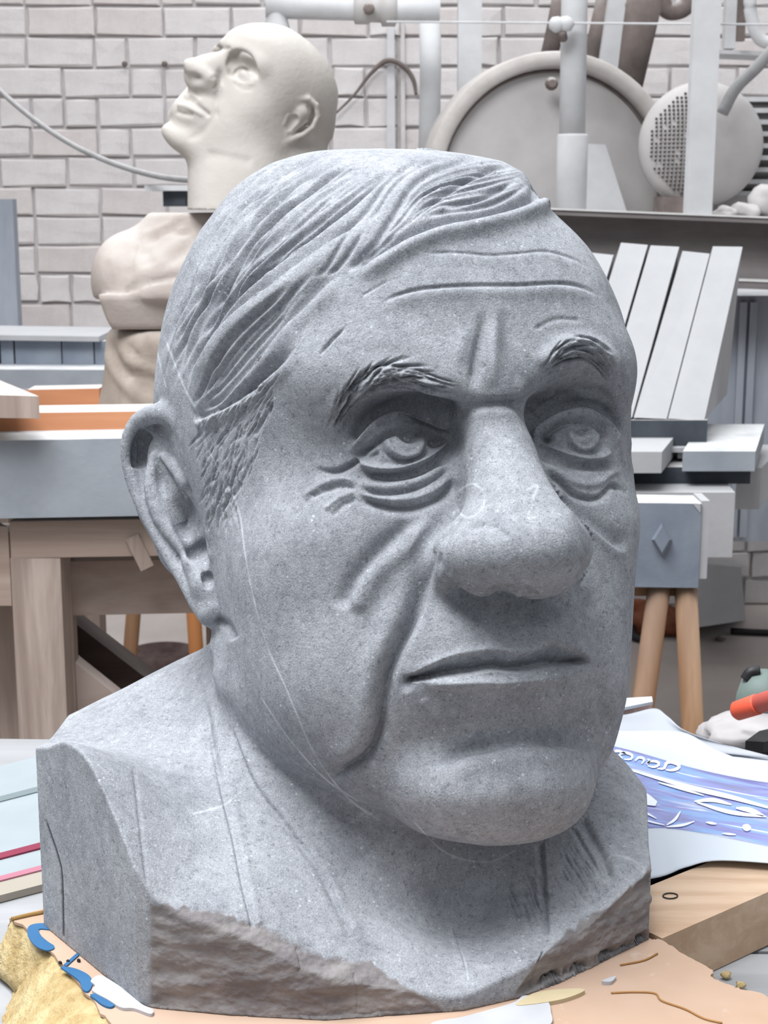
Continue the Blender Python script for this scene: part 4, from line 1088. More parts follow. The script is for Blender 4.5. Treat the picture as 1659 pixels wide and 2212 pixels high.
# motor with perforated cowl
mc=Vector(wy(1515,312,3.1));mr_=128/3300*3.15
mo=thing('electric_motor',(mc.x,3.1,zbed),'round electric motor with perforated cowl and cooling fins behind the wide post','motor')
place('cowl',lathe(mc,(-.12,-1,0),[(-.10,mr_*.98),(-.02,mr_),(0,mr_*.98),(.018,mr_*.9),(.032,mr_*.7),(.040,mr_*.4),(.042,.002)],56),(0,0,0),M_DISC,mo,smooth=True)
# grille: small dark squares on the left half, hole shade put into their colour
def cowl_y(x,z):
    r=min(1,math.hypot(x-mc.x,z-mc.z)/mr_);return 3.1-(.042-.042*r**3.2)-.003
bm=bmesh.new();bw=bmesh.new();step=.0078
for i in range(-16,3):
    for j in range(-15,16):
        x=mc.x+i*step+(.0);z=mc.z+j*step*1.02
        if math.hypot(x-mc.x,(z-mc.z))>mr_*.86 or x>mc.x+.012:continue
        if rg.random()<.10 and abs(j)<6:continue
        y=cowl_y(x,z);s=step*.32
        v=[bm.verts.new((x+a*s,y,z+b*s)) for a,b in((-1,-1),(1,-1),(1,1),(-1,1))];u=[bm.verts.new((x+a*s*.6,y+.001,z+b*s*.6)) for a,b in((-1,-1),(1,-1),(1,1),(-1,1))]
        bm.faces.new(u)
        for k in range(4):bm.faces.new((v[k],v[(k+1)%4],u[(k+1)%4],u[k]))
me=bpy.data.meshes.new('m');bm.to_mesh(me);bm.free()
place('vent_holes',me,(0,0,0),flat('vent_shadow',(84,78,76),.9,.1),mo,kind='stuff')
place('name_slot',boxpx(1578,292,1594,345,3.06,.012,bevel=.003),(0,0,0),M_DISC,mo)
xm=mc.x+mr_*.45;
place('motor_body',lathe((xm,3.3,mc.z),(1,0,0),[(0,.1),(.45,.1)],32),(0,0,0),M_DISC,mo,smooth=True)
for k in range(-4,5):
    z=mc.z+k*.0235
    hw=math.sqrt(max(.0,.118**2-(z-mc.z)**2))
    place('cooling_fin',hexa([(xm+.02,3.3-hw-.012,z-.0045),(xm+.46,3.3-hw-.012,z-.0045),(xm+.46,3.3-hw-.012,z+.0045),(xm+.02,3.3-hw-.012,z+.0045),(xm+.02,3.3,z-.0045),(xm+.46,3.3,z-.0045),(xm+.46,3.3,z+.0045),(xm+.02,3.3,z+.0045)],0),(0,0,0),M_WHITE,mo)
place('motor_foot',hexa([(xm,3.22,zbed),(xm+.4,3.22,zbed),(xm+.4,3.22,zbed+.05),(xm,3.22,zbed+.05),(xm,3.38,zbed),(xm+.4,3.38,zbed),(xm+.4,3.38,mc.z-.08),(xm,3.38,mc.z-.08)]),(0,0,0),M_DISC,mo)
# pipes and hoses
pp=thing('steam_pipe',wy(770,40,3.3),'white horizontal pipe with coupling that bends down, top of the photo','pipe')
place('pipe',tube([wy(575,14,3.3),wy(700,18,3.3),wy(800,20,3.3),wy(950,24,3.3)],.0235,16,spl=False),(0,0,0),M_WHITE,pp,smooth=True)
place('coupling',lathe(wy(765,19,3.3),(1,.0,-.01),[(0,.026),(.002,.031),(.03,.031),(.034,.027),(.055,.027),(.058,.035),(.085,.035),(.088,.027)],24),(0,0,0),M_DISC,pp)
place('bolt',lathe(wy(797,20,3.26),(0,-1,.1),[(0,.012),(.008,.012),(.010,.005)],8),(0,0,0),M_RUST,pp)
place('valve_cone',lathe(wy(597,0,3.3),(0,0,-1),[(-.03,.010),(.0,.012),(.05,.026),(.07,.03)],16),(0,0,0),M_WHITE,pp,smooth=True)
single('down_pipe',tube([wy(928,-10,3.55),wy(930,150,3.55),(wy(925,330,3.55).x,3.55,zbed)],.024,16,spl=False),'vertical white round pipe dropping at the end of the horizontal pipe','pipe',M_WHITE,smooth=True)
single('thin_rail',hexa([*[wy(a,b,4.185) for a,b in((836,345),(854,345),(852,60),(836,60))],*[wy(a,b,4.205) for a,b in((836,345),(854,345),(852,60),(836,60))]]),'narrow pale upright lath on the wall behind the cable loop','lath',M_WHITE)
single('thin_rail',hexa([*[wy(a,b,4.185) for a,b in((866,345),(876,345),(874,50),(866,50))],*[wy(a,b,4.205) for a,b in((866,345),(876,345),(874,50),(866,50))]]),'second, thinner upright lath just left of the vertical round pipe','lath',M_MORTAR)
single('cable_loop',tube([wy(722,248,4.17),wy(765,205,4.17),(wy(800,160,4.17)),wy(835,131,4.17),wy(868,140,4.17),wy(892,170,4.17),wy(899,205,4.17)],[.003,.0035,.005,.008,.007,.006,.004],8),'dark cable looping over the upright lath right of the plaster head','cable',M_RUST,smooth=True)
single('tension_wire',tube([wy(835,47,2.9),wy(1660,53,2.9),wy(1800,54,2.9)],.0021,6,spl=False),'thin white wire strung level across the top right','wire',M_WHITE)
wk=thing('wire_knot',wy(1215,70,2.88),'two white knobs of a wire clamp on the round column','clamp')
for k,(px,py) in enumerate(((1203,53),(1222,52))):
    place('knob',lathe(wy(px,py,2.885),(0.2,-.4,1),[(-.014,.003),(-.009,.013),(.002,.016),(.010,.012),(.014,.003)],14),(0,0,0),M_WHITE,wk,smooth=True)
place('stem',tube([wy(1214,66,2.88),wy(1217,84,2.9)],.008,8,spl=False),(0,0,0),M_RUST,wk)
single('rubber_hose',tube([wy(1216,-30,3.7),wy(1200,60,3.7),wy(1180,150,3.7)],.021,14,spl=False),'dark round bar leaning behind the column, left one of the three dark bars','bar',M_RUST,smooth=True)
single('rubber_hose',tube([wy(1312,-30,3.7),wy(1286,90,3.7),wy(1272,190,3.7)],.020,14,spl=False),'dark bar just right of the round column','bar',M_RUST,smooth=True)
single('exhaust_pipe',tube([wy(1400,-40,3.5),wy(1378,80,3.5),wy(1352,230,3.5)],[.042,.036,.027],16,spl=False),'thick dark brown pipe, the widest of the dark bars, above the guard rim','pipe',M_RUST,smooth=True)
q=[wy(1288,190,3.6),wy(1340,190,3.6),wy(1352,-20,3.6),wy(1318,-20,3.6)];d=Vector((0,.03,0))
single('pale_strip',hexa([*q,*[x+d for x in q]]),'pale blue-grey metal strip between two dark bars','strip',M_WHITE)
single('pipe_elbow',tube([wy(1425,-20,3.8),wy(1440,22,3.8),wy(1475,20,3.8),wy(1500,-10,3.8)],.02,12),'dusty dark pipe elbow at the top edge right of the thick pipe','pipe',M_RUST,smooth=True)
single('flex_tube',tube([wy(1700,70,3.0),wy(1640,140,3.0),wy(1590,190,3.0),wy(1560,245,3.0)],.0115,12),'grey flexible tube entering from the right edge to the motor cover','tube',M_CABLE,smooth=True)
hk=thing('hanging_hook',wy(1640,100,3.4),'pale curved hook hanging at the top right corner','hook')
place('hook_bow',tube([wy(1620,-40,3.4),wy(1622,30,3.4),wy(1640,82,3.4),wy(1672,90,3.4),wy(1700,60,3.4)],.014,12),(0,0,0),M_WHITE,hk,smooth=True)
place('hook_back',boxpx(1596,-40,1612,88,3.45,.02),(0,0,0),M_RUST,hk)
single('back_strip',boxpx(1568,-40,1592,105,3.5,.03),'narrow pale upright strip right of the wide post','strip',M_WHITE)
single('wall_shelf',boxpx(1556,107,1800,116,3.5,.12,tilt=10),'thin white-dusted shelf at the right, behind the grey tube','shelf',M_WHITE)
def rock(c,r,seed,sub=3):
    bm=bmesh.new();bmesh.ops.create_icosphere(bm,subdivisions=sub,radius=1);g=random.Random(seed);o=Vector((g.uniform(0,9),g.uniform(0,9),0))
    from mathutils import noise
    for v in bm.verts:
        k=1+.35*noise.noise(v.co*1.3+o)+.12*noise.noise(v.co*4+o);v.co=Vector(c)+Vector((v.co.x*r[0],v.co.y*r[1],v.co.z*r[2]))*k
    return bm_mesh('m',bm)
for k,(px,py,a,b,lab) in enumerate(((1612,452,.03,.016,'dusty rubble lump under the motor, leftmost of three'),(1672,430,.045,.035,'largest dusty rubble lump below the cooling fins'),(1568,452,.022,.012,'small dusty rubble lump at the foot of the wide post'))):
    c=wy(px,py,2.9);c.z=zbed+b*.8
    single('rubble_lump',rock(c,(a,.04,b),k+3),lab,'rubble',M_DISC,'rubble on the machine bed',smooth=True)
single('motor_gap_block',boxpx(1430,425,1500,462,3.0,.1),'dark block in the gap between guard rim and wide post','block',M_RUST)
# slanted wedge blocks
yb,yt=1.98,2.22
tops=[(1268,1325,546,552),(1341,1399,525,530),(1405,1467,531,534),(1474,1533,543,549),(1540,1604,533,534)]
bots=[(1152,1218,896,898),(1224,1292,898,900),(1297,1365,899,902),(1369,1440,902,905),(1443,1521,904,909)]
labs=['slanted pale wedge block mostly hidden behind the bust, leftmost of the row of five','slanted pale wedge block, second in the row and highest at its top edge','slanted pale wedge block in the middle of the row of five','slanted pale wedge block, fourth in the row, its top a little lower','rightmost slanted pale wedge block, showing its triangular side']
for i,(t,b_) in enumerate(zip(tops,bots)):
    fbl,fbr=wy(b_[0],b_[2],yb),wy(b_[1],b_[3],yb);ftl,ftr=wy(t[0],t[2],yt),wy(t[1],t[3],yt)
    # triangular profile: sloped face front, upright back
    btl,btr=ftl+Vector((.004,.02,0)),ftr+Vector((.004,.02,0))
    bbl=Vector((ftl.x+.012,yt+.05,fbl.z+.0));bbr=Vector((ftr.x-.004,yt+.04,fbr.z+.0))
    single('wedge_block',hexa([fbl,fbr,ftr,ftl,bbl,bbr,btr,btl],.003),labs[i],'stone block',M_SLAB,'row of slanted wedge blocks')
zw=wy(1443,905,yb).z
def boxw(P0,P1,P2,P3,dz,bev=.002):   # four plan points (x,y) front-left, front-right, back-right, back-left; top z from first
    z=P0[2];pts=[(p[0],p[1]) for p in(P0,P1,P2,P3)]
    return slabpoly(pts,z-dz,z,bev)
xL=wy(1150,905,1.99).x
xr=wy(1527,905,yb).x
single('slate_plinth',hexa([(xL,1.975,zw-.035),(xr,1.975,zw-.035),(xr,1.975,zw-.001),(xL,1.975,zw-.001),(xL,2.3,zw-.035),(xr+.045,2.28,zw-.035),(xr+.045,2.28,zw-.001),(xL,2.3,zw-.001)],.002),'dark slate slab carrying the slanted wedge blocks','slab',M_DARK)
q=[wy(1528,945,1.97),wy(1548,935,2.02),wy(1597,880,2.2),wy(1528,905,1.97)]
z2=zw-.035
single('thin_board',hexa([(xL,1.96,z2-.006),(wy(1518,945,1.96).x,1.96,z2-.006),(wy(1518,945,1.96).x,1.96,z2),(xL,1.96,z2),(xL,2.25,z2-.006),(xr,2.25,z2-.006),(xr,2.25,z2),(xL,2.25,z2)],.001),'thin pale board under the dark slate slab','board',M_SLAB)
z3=z2-.006
# pallet of blocks beneath
def blk(name,x0,x1,yf,dep,ztop,zbot,label,cat,mat,dx=0.0,group=None,bev=.003):
    a=wz(x0,0,0) if False else None
    xl=(x0-CX)/F_PX*( (yf*_c-(ztop-1.125)*_s));xr_=(x1-CX)/F_PX*( (yf*_c-(ztop-1.125)*_s))
    return single(name,hexa([(xl,yf,zbot),(xr_,yf,zbot),(xr_,yf,ztop),(xl,yf,ztop),(xl+dx,yf+dep,zbot),(xr_+dx,yf+dep,zbot),(xr_+dx,yf+dep,ztop),(xl+dx,yf+dep,ztop)],bev),label,cat,mat,group)
yA=1.86;zA=wy(1430,976,yA).z;zA1=wy(1430,1022,yA).z
blk('stone_offcut',1180,1430,yA,.13,zA,zA1,'short pale stone offcut beside the bust, below the thin board','stone block',M_SLAB,dx=.04)
yB=1.90;zB=wy(1630,975,yB).z;zB1=wy(1630,1018,yB).z
blk('stone_offcut',1475,1632,yB,.24,zB,zB1,'grey stone offcut with broad white top, right below the wedge blocks','stone block',M_SLABG,dx=.07)
blk('rear_upright',1465,1487,1.97,.05,z3,zA1,'small upright pad stone between the two offcuts','stone block',M_SLAB)
yC=1.93;zC=zB1
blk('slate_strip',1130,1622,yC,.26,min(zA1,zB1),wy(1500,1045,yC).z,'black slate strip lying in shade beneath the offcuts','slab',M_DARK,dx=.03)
zD=wy(1500,1045,yC).z
blk('pale_block',1140,1588,1.87,.30,zD,wy(1450,1262,1.72).z-.003,'tall pale block with a greenish chip, behind the box with the diamond','stone block',M_SLAB,dx=.02)
blk('corner_block',1592,1645,2.02,.2,zD+.005,wy(1600,1100,2.02).z,'broken pale stone corner at the right of the pile','stone block',M_SLAB,dx=.08)
# box with diamond
yE=1.72;bx=thing('diamond_block',wy(1447,1268,yE),'blue-grey stone block with a raised diamond on its front','stone block')
place('body',boxpx(1220,1084,1512,1266,yE,.05,bevel=.002,tilt=4),(0,0,0),M_BLUEBLOCK,bx)
place('pale_end',boxpx(1512,1082,1530,1250,yE+.003,.048,bevel=.002,tilt=0),(0,0,0),M_SLAB,bx)
place('pale_corner',hexa([*[wy(a,b,yE-.001) for a,b in((1496,1088),(1513,1108),(1513,1088),(1498,1087))],*[wy(a,b,yE+.01) for a,b in((1496,1088),(1513,1108),(1513,1088),(1498,1087))]],0),(0,0,0),M_SLAB,bx)
dm=bmesh.new();c=wy(1430,1166,yE-.012);rr=[wy(1430,1128,yE),wy(1452,1166,yE),wy(1430,1204,yE),wy(1407,1166,yE)]
r2=[Vector(c)+(Vector(p)-Vector(wy(1430,1166,yE)))*.72 for p in rr]
V1=[dm.verts.new(p) for p in rr];V2=[dm.verts.new(p) for p in r2];dm.faces.new(V2)
for k in range(4):dm.faces.new((V1[k],V1[(k+1)%4],V2[(k+1)%4],V2[k]))
dm.faces.new(V1[::-1])
place('diamond_relief',bm_mesh('m',dm),(0,0,0),M_BLUEBLOCK,bx)
zE=wy(1450,1262,yE).z
sh=thing('block_trestle',(wy(1450,1300,yE).x,yE+.1,0),'trestle with brown round legs carrying the diamond block and the stone pile','trestle')
place('bearer',hexa([(wy(1180,1266,yE).x,yE+.03,zE-.022),(wy(1500,1266,yE).x,yE+.03,zE-.022),(wy(1500,1266,yE).x,yE+.03,zE-.004),(wy(1180,1266,yE).x,yE+.03,zE-.004),(wy(1180,1266,yE).x,yE+.5,zE-.022),(wy(1500,1266,yE).x,yE+.5,zE-.022),(wy(1500,1266,yE).x,yE+.5,zE-.004),(wy(1180,1266,yE).x,yE+.5,zE-.004)]),(0,0,0),M_DOWEL,sh)
sh.children[0].scale=(1,1,1)
for a,b,m,yy in(((1425,1262),(1392,1500),M_DOWEL,yE+.02),((1481,1262),(1497,1590),M_DOWEL,yE+.02),((1240,1262),(1200,1500),M_DOWEL,yE+.4),((1300,1262),(1320,1500),M_DOWEL,yE+.4)):
    p0=wy(*a,yy);p1=wy(*b,yy-.02);dv=(p1-p0);p2=p0+dv*((p0.z-.0)/(p0.z-p1.z))
    place('leg',tube([p0,p2],[.0135,.013],12,spl=False),(0,0,0),m,sh,smooth=True)
# floor bits
c=wz(1420,1345,0.0);lg=thing('timber_log',(c.x,c.y,0),'rust-brown debarked log lying on the floor by the wall','log')
place('trunk',tube([wz(1240,1325,.045)+Vector((0,0,0)),wz(1380,1332,.045),wz(1478,1345,.042)],[.05,.048,.036],14,spl=False),(0,0,0),flat('rust_wood',(150,98,76),.9,.2,40),lg,smooth=True)
single('leaning_slab',hexa([*[wy(a,b,3.6) for a,b in((1490,1358),(1610,1340),(1600,1225),(1490,1215))],*[wy(a,b,4.185) for a,b in((1490,1350),(1610,1330),(1600,1215),(1490,1210))]],.006),'big pale stone slab standing on the floor behind the trestle legs','slab',M_SLAB)
single('iron_rod',tube([wz(1578,1363,.01),wz(1640,1366,.01),wz(1720,1368,.01)],.009,8),'short black iron rod on the floor at the right edge','rod',M_BLACK,smooth=True)
single('iron_scrap',tube([wz(1366,1352,.03),wz(1370,1375,.012),wz(1396,1382,.012)],[.008,.012,.010],8),'bent black iron scrap on the floor beside the bust','scrap',M_BLACK,smooth=True)
single('pebble',rock(wz(1558,1379,.008),(.014,.012,.008),5,2),'small dark pebble on the floor','pebble',M_RUST,smooth=True)
# ================= the work table in front =================
def far(px,py,z=TB): v=wz(px,py,z);return (v.x,v.y)
tbm=thing('work_table',(0,.75,0),'grey dusty plank-topped work table carrying the big bust','table')
yl,yr=far(0,1603)[1],far(1520,1592)[1]
edges=[.34,.45,.56,.67,.78,.89,1.0]
xl,xr2=-1.0,1.0
def yrow(t,x):   # planks run left-right, slightly turned
    y1=.30+(yl+.012-.30)*t;y2=.30+(yr-.02-.30)*t;u=(x+.3)/.6;return y1+(y2-y1)*u
N=7
for k in range(N):
    a,b=k/N,(k+1)/N-.006
    place('plank',slabpoly([(xl,yrow(a,xl)),(xr2,yrow(a,xr2)),(xr2,yrow(b,xr2)),(xl,yrow(b,xl))],TB-.03,TB+(.0006 if k%2 else 0),.0012),(0,0,0),M_TABLE,tbm)
for x in(-.9,.85):
    for y in(.38,.78):
        place('leg',hexa([(x,y,0),(x+.07,y,0),(x+.07,y,TB-.03),(x,y,TB-.03),(x,y+.07,0),(x+.07,y+.07,0),(x+.07,y+.07,TB-.03),(x,y+.07,TB-.03)]),(0,0,0),M_OLDWOOD,tbm)
# insulation board under the bust: yellow foam with tan paper facing
out=[(22,1985),(60,1972),(118,1958),(330,1900),(700,1850),(1200,1940),(1408,2030),(1428,2030),(1450,2046),(1496,2072),(1540,2098),(1535,2112),(1575,2128),(1600,2138),(1640,2144),(1700,2180),(1750,2330),(1100,2420),(400,2400),(228,2200),(215,2185),(190,2150),(150,2100),(95,2040),(50,1998)]
P=[wz(a,b,.7995) for a,b in out]
rgp=random.Random(3)
def rough_edge(P,n=6,amp=.0012):
    o=[]
    for a,b in zip(P,P[1:]+P[:1]):
        for k in range(n):
            t=k/n;p=Vector(a).lerp(Vector(b),t);o.append((p.x+rgp.uniform(-amp,amp),p.y+rgp.uniform(-amp,amp)))
    return o
pb=NB('tan_facing_paper')
pc_=pb.mix(pb.ramp(pb.noise(9,4,.6),[(.4,(0,0,0)),(.7,(1,1,1))]),lin(184,158,140),lin(170,143,122))
pc_=pb.mix(pb.ramp(pb.noise(40,4,.7),[(.62,(0,0,0)),(.72,(.6,.6,.6))]),pc_,lin(194,182,172))
pb.bump(pb.noise(30,4,.6),.3,.002);pb.done(pc_,.8,.2)
fb=NB('yellow_mineral_foam')
fc=fb.mix(fb.ramp(fb.noise(60,5,.7),[(.35,(0,0,0)),(.62,(1,1,1))]),lin(166,142,98),lin(198,180,140))
fc=fb.mix(fb.ramp(fb.noise(18,3,.6),[(.6,(0,0,0)),(.75,(.5,.5,.5))]),fc,lin(146,118,78))
fb.bump(fb.noise(220,4,.7),.7,.003);fb.bump(fb.noise(60,3,.7),.5,.004);fb.done(fc,.95,.1)
ib=thing('insulation_board',(P[0].x+.2,.6,TB),'torn yellow foam insulation board faced with tan paper, under the big bust','board')
place('paper_face',slabpoly(rough_edge(P,5,.0007),.7985,.7998),(0,0,0),MATS['tan_facing_paper'],ib)
# foam core: ragged torn sides, bulging lower lip
bm=bmesh.new();rings=[]
ring0=[Vector(p) for p in P];cen=sum(ring0,Vector())/len(ring0)
def densify(P,st=.006):
    o=[]
    for a,b in zip(P,P[1:]+P[:1]):
        n=max(1,int((Vector(b)-Vector(a)).length/st));o+=[Vector(a).lerp(Vector(b),k/n) for k in range(n)]
    return o
D=densify(ring0)
for lvl,(z,off) in enumerate(((.7985,-.0006),(.795,.001),(.788,.004),(.780,.009),(.774,.010),(.7715,.006))):
    r=[]
    for i,p in enumerate(D):
        a=D[i-1];b=D[(i+1)%len(D)];t=(b-a);n=Vector((t.y,-t.x,0)).normalized()
        if n.dot(p-cen)<0:n=-n
        off_=off*(1 if p.x<-.08 else .08)
        r.append(bm.verts.new((p.x+n.x*(off_+rgp.uniform(-.0012,.0012)*(lvl>0)),p.y+n.y*(off_+rgp.uniform(-.0012,.0012)*(lvl>0)),z)))
    rings.append(r)
for a,b in zip(rings[:-1],rings[1:]):
    for i in range(len(a)):
        j=(i+1)%len(a);bm.faces.new((a[i],a[j],b[j],b[i]))
bm.faces.new(rings[0]);bm.faces.new(rings[-1][::-1])
place('foam_core',bm_mesh('m',bm),(0,0,0),MATS['yellow_mineral_foam'],ib,smooth=True)
# torn foam slope at the left, bulging out towards the viewer
q=[(24,1992),(60,2012),(110,2062),(160,2118),(205,2172),(235,2205),(290,2330),(20,2330),(12,2230),(28,2140),(50,2122),(30,2060)]
FQ=[wz(a,b,.797) for a,b in q[:7]]+[wz(a,b,TB+.001) for a,b in q[7:]]
bm=bmesh.new();top=FQ[:7];low=[wz(a,b,TB+.0015) for a,b in((14,2060),(22,2100),(30,2135),(10,2190),(0,2260),(0,2330),(20,2400))]
K=10;grid=[]
T_=spline(np.array([list(v) for v in top]),8);B_=spline(np.array([list(v) for v in low]),8)
from mathutils import noise as mnoise
for k in range(K+1):
    f=k/K;row=[]
    for a,b in zip(T_,B_):
        p=Vector(a).lerp(Vector(b),f);p.z=(.7975-(.7975-TB-.001)*f**1.6);nn=mnoise.noise(p*90)*.0022*math.sin(math.pi*min(1,f*1.0+.02))+mnoise.noise(p*260)*.0012
        row.append(bm.verts.new((p.x+nn,p.y+nn,p.z+abs(nn)*(k>0))))
    grid.append(row)
for r1,r2 in zip(grid[:-1],grid[1:]):
    for i in range(len(r1)-1):bm.faces.new((r1[i],r1[i+1],r2[i+1],r2[i]))
me=bm_mesh('m',bm);place('torn_foam_slope',me,(0,0,0),MATS['yellow_mineral_foam'],ib,smooth=True)
PZ=0.0
def print_poly(name,pts,mat,z=.8003,parent=ib,th=.0003,sp=True):
    global PZ
    PZ+=.00012;z=z+PZ
    L=spline(np.array(pts[-2:]+pts+pts[:2],float),6)[12:-7] if sp else pts
    Q=[wz(a,b,z) for a,b in L];return place(name,slabpoly([(v.x,v.y) for v in Q],.79985,z),(0,0,0),mat,parent)
M_BLUE=flat('blue_print_ink',(58,104,146),.6,.2,8)
M_PLAST=flat('white_plaster_smear',(184,185,190),.9,.1,14)
print_poly('blue_letter_print',[(126,1997),(88,1994),(66,1998),(59,2008),(62,2024),(76,2042),(98,2052),(114,2050),(117,2043),(104,2034),(90,2022),(84,2010),(90,2006),(126,2009)],M_BLUE)
print_poly('blue_line_print',[(166,2058),(171,2062),(143,2087),(138,2083)],M_BLUE,sp=False)
print_poly('blue_letter_print',[(132,2087),(160,2091),(186,2102),(198,2114),(199,2128),(190,2141),(178,2136),(172,2120),(156,2106),(138,2094)],M_BLUE)
print_poly('blue_letter_print',[(195,2148),(220,2147),(240,2158),(247,2170),(238,2175),(222,2170),(206,2158)],M_BLUE)
for a in((130,2077),(147,2074),(170,2072)):
    print_poly('black_print_speck',[(a[0]-4,a[1]),(a[0],a[1]-2),(a[0]+4,a[1]+1),(a[0],a[1]+2)],M_BLACK,sp=False)
print_poly('plaster_smear',[(196,2118),(215,2106),(240,2118),(275,2142),(305,2168),(330,2180),(325,2190),(290,2178),(262,2176),(235,2160),(200,2140),(205,2128)],M_PLAST)
print_poly('plaster_smear',[(930,2212),(1000,2196),(1060,2180),(1110,2165),(1135,2150),(1180,2160),(1190,2185),(1185,2215),(1100,2240),(980,2250)],M_PLAST)
print_poly('plaster_smear',[(1300,2118),(1330,2108),(1320,2120)],M_PLAST)
print_poly('pale_paper_tear',[(1160,2143),(1240,2135),(1262,2140),(1215,2158),(1140,2170),(1115,2168)],flat('cream_tear',(190,176,146),.9,.1,10))
for pts in([(1320,2145),(1370,2143),(1415,2146),(1430,2162),(1480,2180),(1520,2200),(1560,2210)],[(1340,2085),(1390,2075),(1420,2060)]):
    L=spline(np.array(pts,float),6);L=[wz(a,b,.8002) for a,b in L]
    place('brown_glue_line',tube(L,.00045,6,spl=False),(0,0,0),flat('brown_glue',(168,128,84),.8,.2,20),ib)
L=spline(np.array([(25,1986),(60,1978),(95,1971)],float),4)
place('torn_edge_crease',tube([wz(a,b,.8002) for a,b in L],.0011,6,spl=False),(0,0,0),flat('brown_crease',(150,122,80),.9,.1,20),ib)
for k,(px,py) in enumerate(((1568,2106),(1600,2128),(1622,2150),(1648,2180),(1655,2200),(1650,2160))):
    single('foam_crumb',rock(wz(px,py,TB+.003)+Vector((0,0,0)),(.0024,.0018,.0018),k+20,2),['brown foam crumb at the corner between plank and board','second foam crumb along the torn board edge','middle foam crumb along the torn board edge','foam crumb at the right photo edge, by the torn board','lowest foam crumb near the bottom right corner','foam crumb just above the lowest one at the right edge'][k],'crumb',MATS['yellow_mineral_foam'],'foam crumbs by the board',smooth=True)
# lumber
Lz=.7995
pl=[wz(1150,2150,Lz),wz(1425,2030,Lz),wz(1520,2078,TB+.0012)]
fr=Vector((wz(1424,2030,Lz).x,wz(1424,2030,Lz).y,0));fe=Vector((wz(1659,1927,Lz).x,wz(1659,1927,Lz).y,0));u=(fe-fr).normalized()
bk0=Vector((wz(1406,1925,Lz).x,wz(1406,1925,Lz).y,0));bk1=Vector((wz(1580,1861,Lz).x,wz(1580,1861,Lz).y,0))
n_=Vector((-u.y,u.x,0));wd=max(.04,(bk0-fr).dot(n_)*.5+(bk1-fr).dot(n_)*.5)
a0=fr+u*.002;a1=fr+u*.42
lm=thing('pine_plank',(a0.x,a0.y,TB),'fresh pine plank lying on the table right of the big bust','plank')
place('timber',hexa([(a0.x,a0.y,TB+.0012),(a1.x,a1.y,TB+.0012),(a1.x,a1.y,Lz),(a0.x,a0.y,Lz),*[(p.x+n_.x*wd,p.y+n_.y*wd,z) for p,z in((a0,TB+.0012),(a1,TB+.0012),(a1,Lz),(a0,Lz))]],.0012),(0,0,0),M_PINE,lm)
ka=[(1448+16*math.cos(t),1935+6*math.sin(t)) for t in np.linspace(0,6.0,20)]
place('pencil_ring',tube([wz(a,b,Lz+.0004) for a,b in ka],.00035,5,spl=False),(0,0,0),M_BLACK,lm)
# dark folder under the papers
def sheet(name,rows,mat,parent=None,label=None,cat=None,th=.0004,group=None):   # rows of (px,py,z): grid of points
    G=[]
    for r in rows: G.append([wz(a,b,z) for a,b,z in r])
    A_=[spline(np.array([list(v) for v in r]),6) for r in G]
    A_=np.array(A_);cols=[spline(A_[:,i],6) for i in range(A_.shape[1])]
    M=np.array(cols).transpose(1,0,2);h,wd_=M.shape[:2]
    bm=bmesh.new();vs=[[bm.verts.new(M[i,j]) for j in range(wd_)] for i in range(h)];uv=bm.loops.layers.uv.new('UVMap')
    for i in range(h-1):
        for j in range(wd_-1):
            f=bm.faces.new((vs[i][j],vs[i][j+1],vs[i+1][j+1],vs[i+1][j]));f.smooth=True
            for lp,(ii,jj) in zip(f.loops,((i,j),(i,j+1),(i+1,j+1),(i+1,j))):lp[uv].uv=(jj/(wd_-1),1-ii/(h-1))
    me=bpy.data.meshes.new('m');bm.to_mesh(me);bm.free()
    o=place(name,me,(0,0,0),mat,parent) if parent else single(name,me,label,cat,mat,group)
    sd=o.modifiers.new('thickness','SOLIDIFY');sd.thickness=th;sd.offset=1
    return o
single('dark_folder',slabpoly([far(1330,1940,TB+.004),far(1409,1925,TB+.004),far(1600,1850,TB+.004),far(1659,1800,TB+.004),far(1500,1740,TB+.004),far(1330,1800,TB+.004)],TB+.001,TB+.0095,.001),'dark navy folder lying under the curled photo print','folder',flat('navy_cover',(38,42,62),.6,.3,8))
wp_=NB('white_print_paper');wp_.done(wp_.mix(wp_.noise(20,2,.5),lin(190,198,209),lin(198,206,216)),.5,.3)
# printed photograph: blue and violet water-like image with white streaks
pm=NB('blue_photo_print')
uvn=pm.tc.outputs['UV']
n1=pm.noise(2.2,4,.6,vec=uvn,st=(1.0,3.4,1),dist=.8)
c=pm.ramp(n1,[(.30,lin(112,118,172)),(.44,lin(138,142,196)),(.55,lin(128,164,214)),(.66,lin(160,168,206)),(.78,lin(214,222,240))])
n2=pm.noise(2.6,3,.55,vec=uvn,st=(.5,6,1),dist=1.3)
c=pm.mix(pm.ramp(n2,[(.60,(0,0,0)),(.68,(1,1,1))]),c,lin(228,236,250))
n3=pm.noise(3,4,.6,vec=uvn,st=(.8,3,1))
c=pm.mix(pm.ramp(n3,[(.30,(.8,.8,.8)),(.42,(0,0,0))]),c,lin(124,128,156))
pm.done(c,.45,.35)
ph=thing('photo_print',wz(1500,1780,.79),'curled photo print with a blue and violet image and white margins, right of the bust','photo')
z=.806
R=[[(1180,1565,z),(1340,1578,z),(1470,1580,z),(1560,1625,z),(1760,1700,z)],
   [(1180,1590,z),(1330,1613,z),(1500,1660,z),(1640,1688,z),(1760,1700,z)],
   [(1180,1800,z),(1392,1790,z),(1455,1791,z),(1560,1808,z),(1760,1850,z)],
   [(1180,1920,z-.012),(1404,1898,z-.010),(1480,1873,z-.005),(1560,1858,z-.002),(1760,1872,z-.002)]]
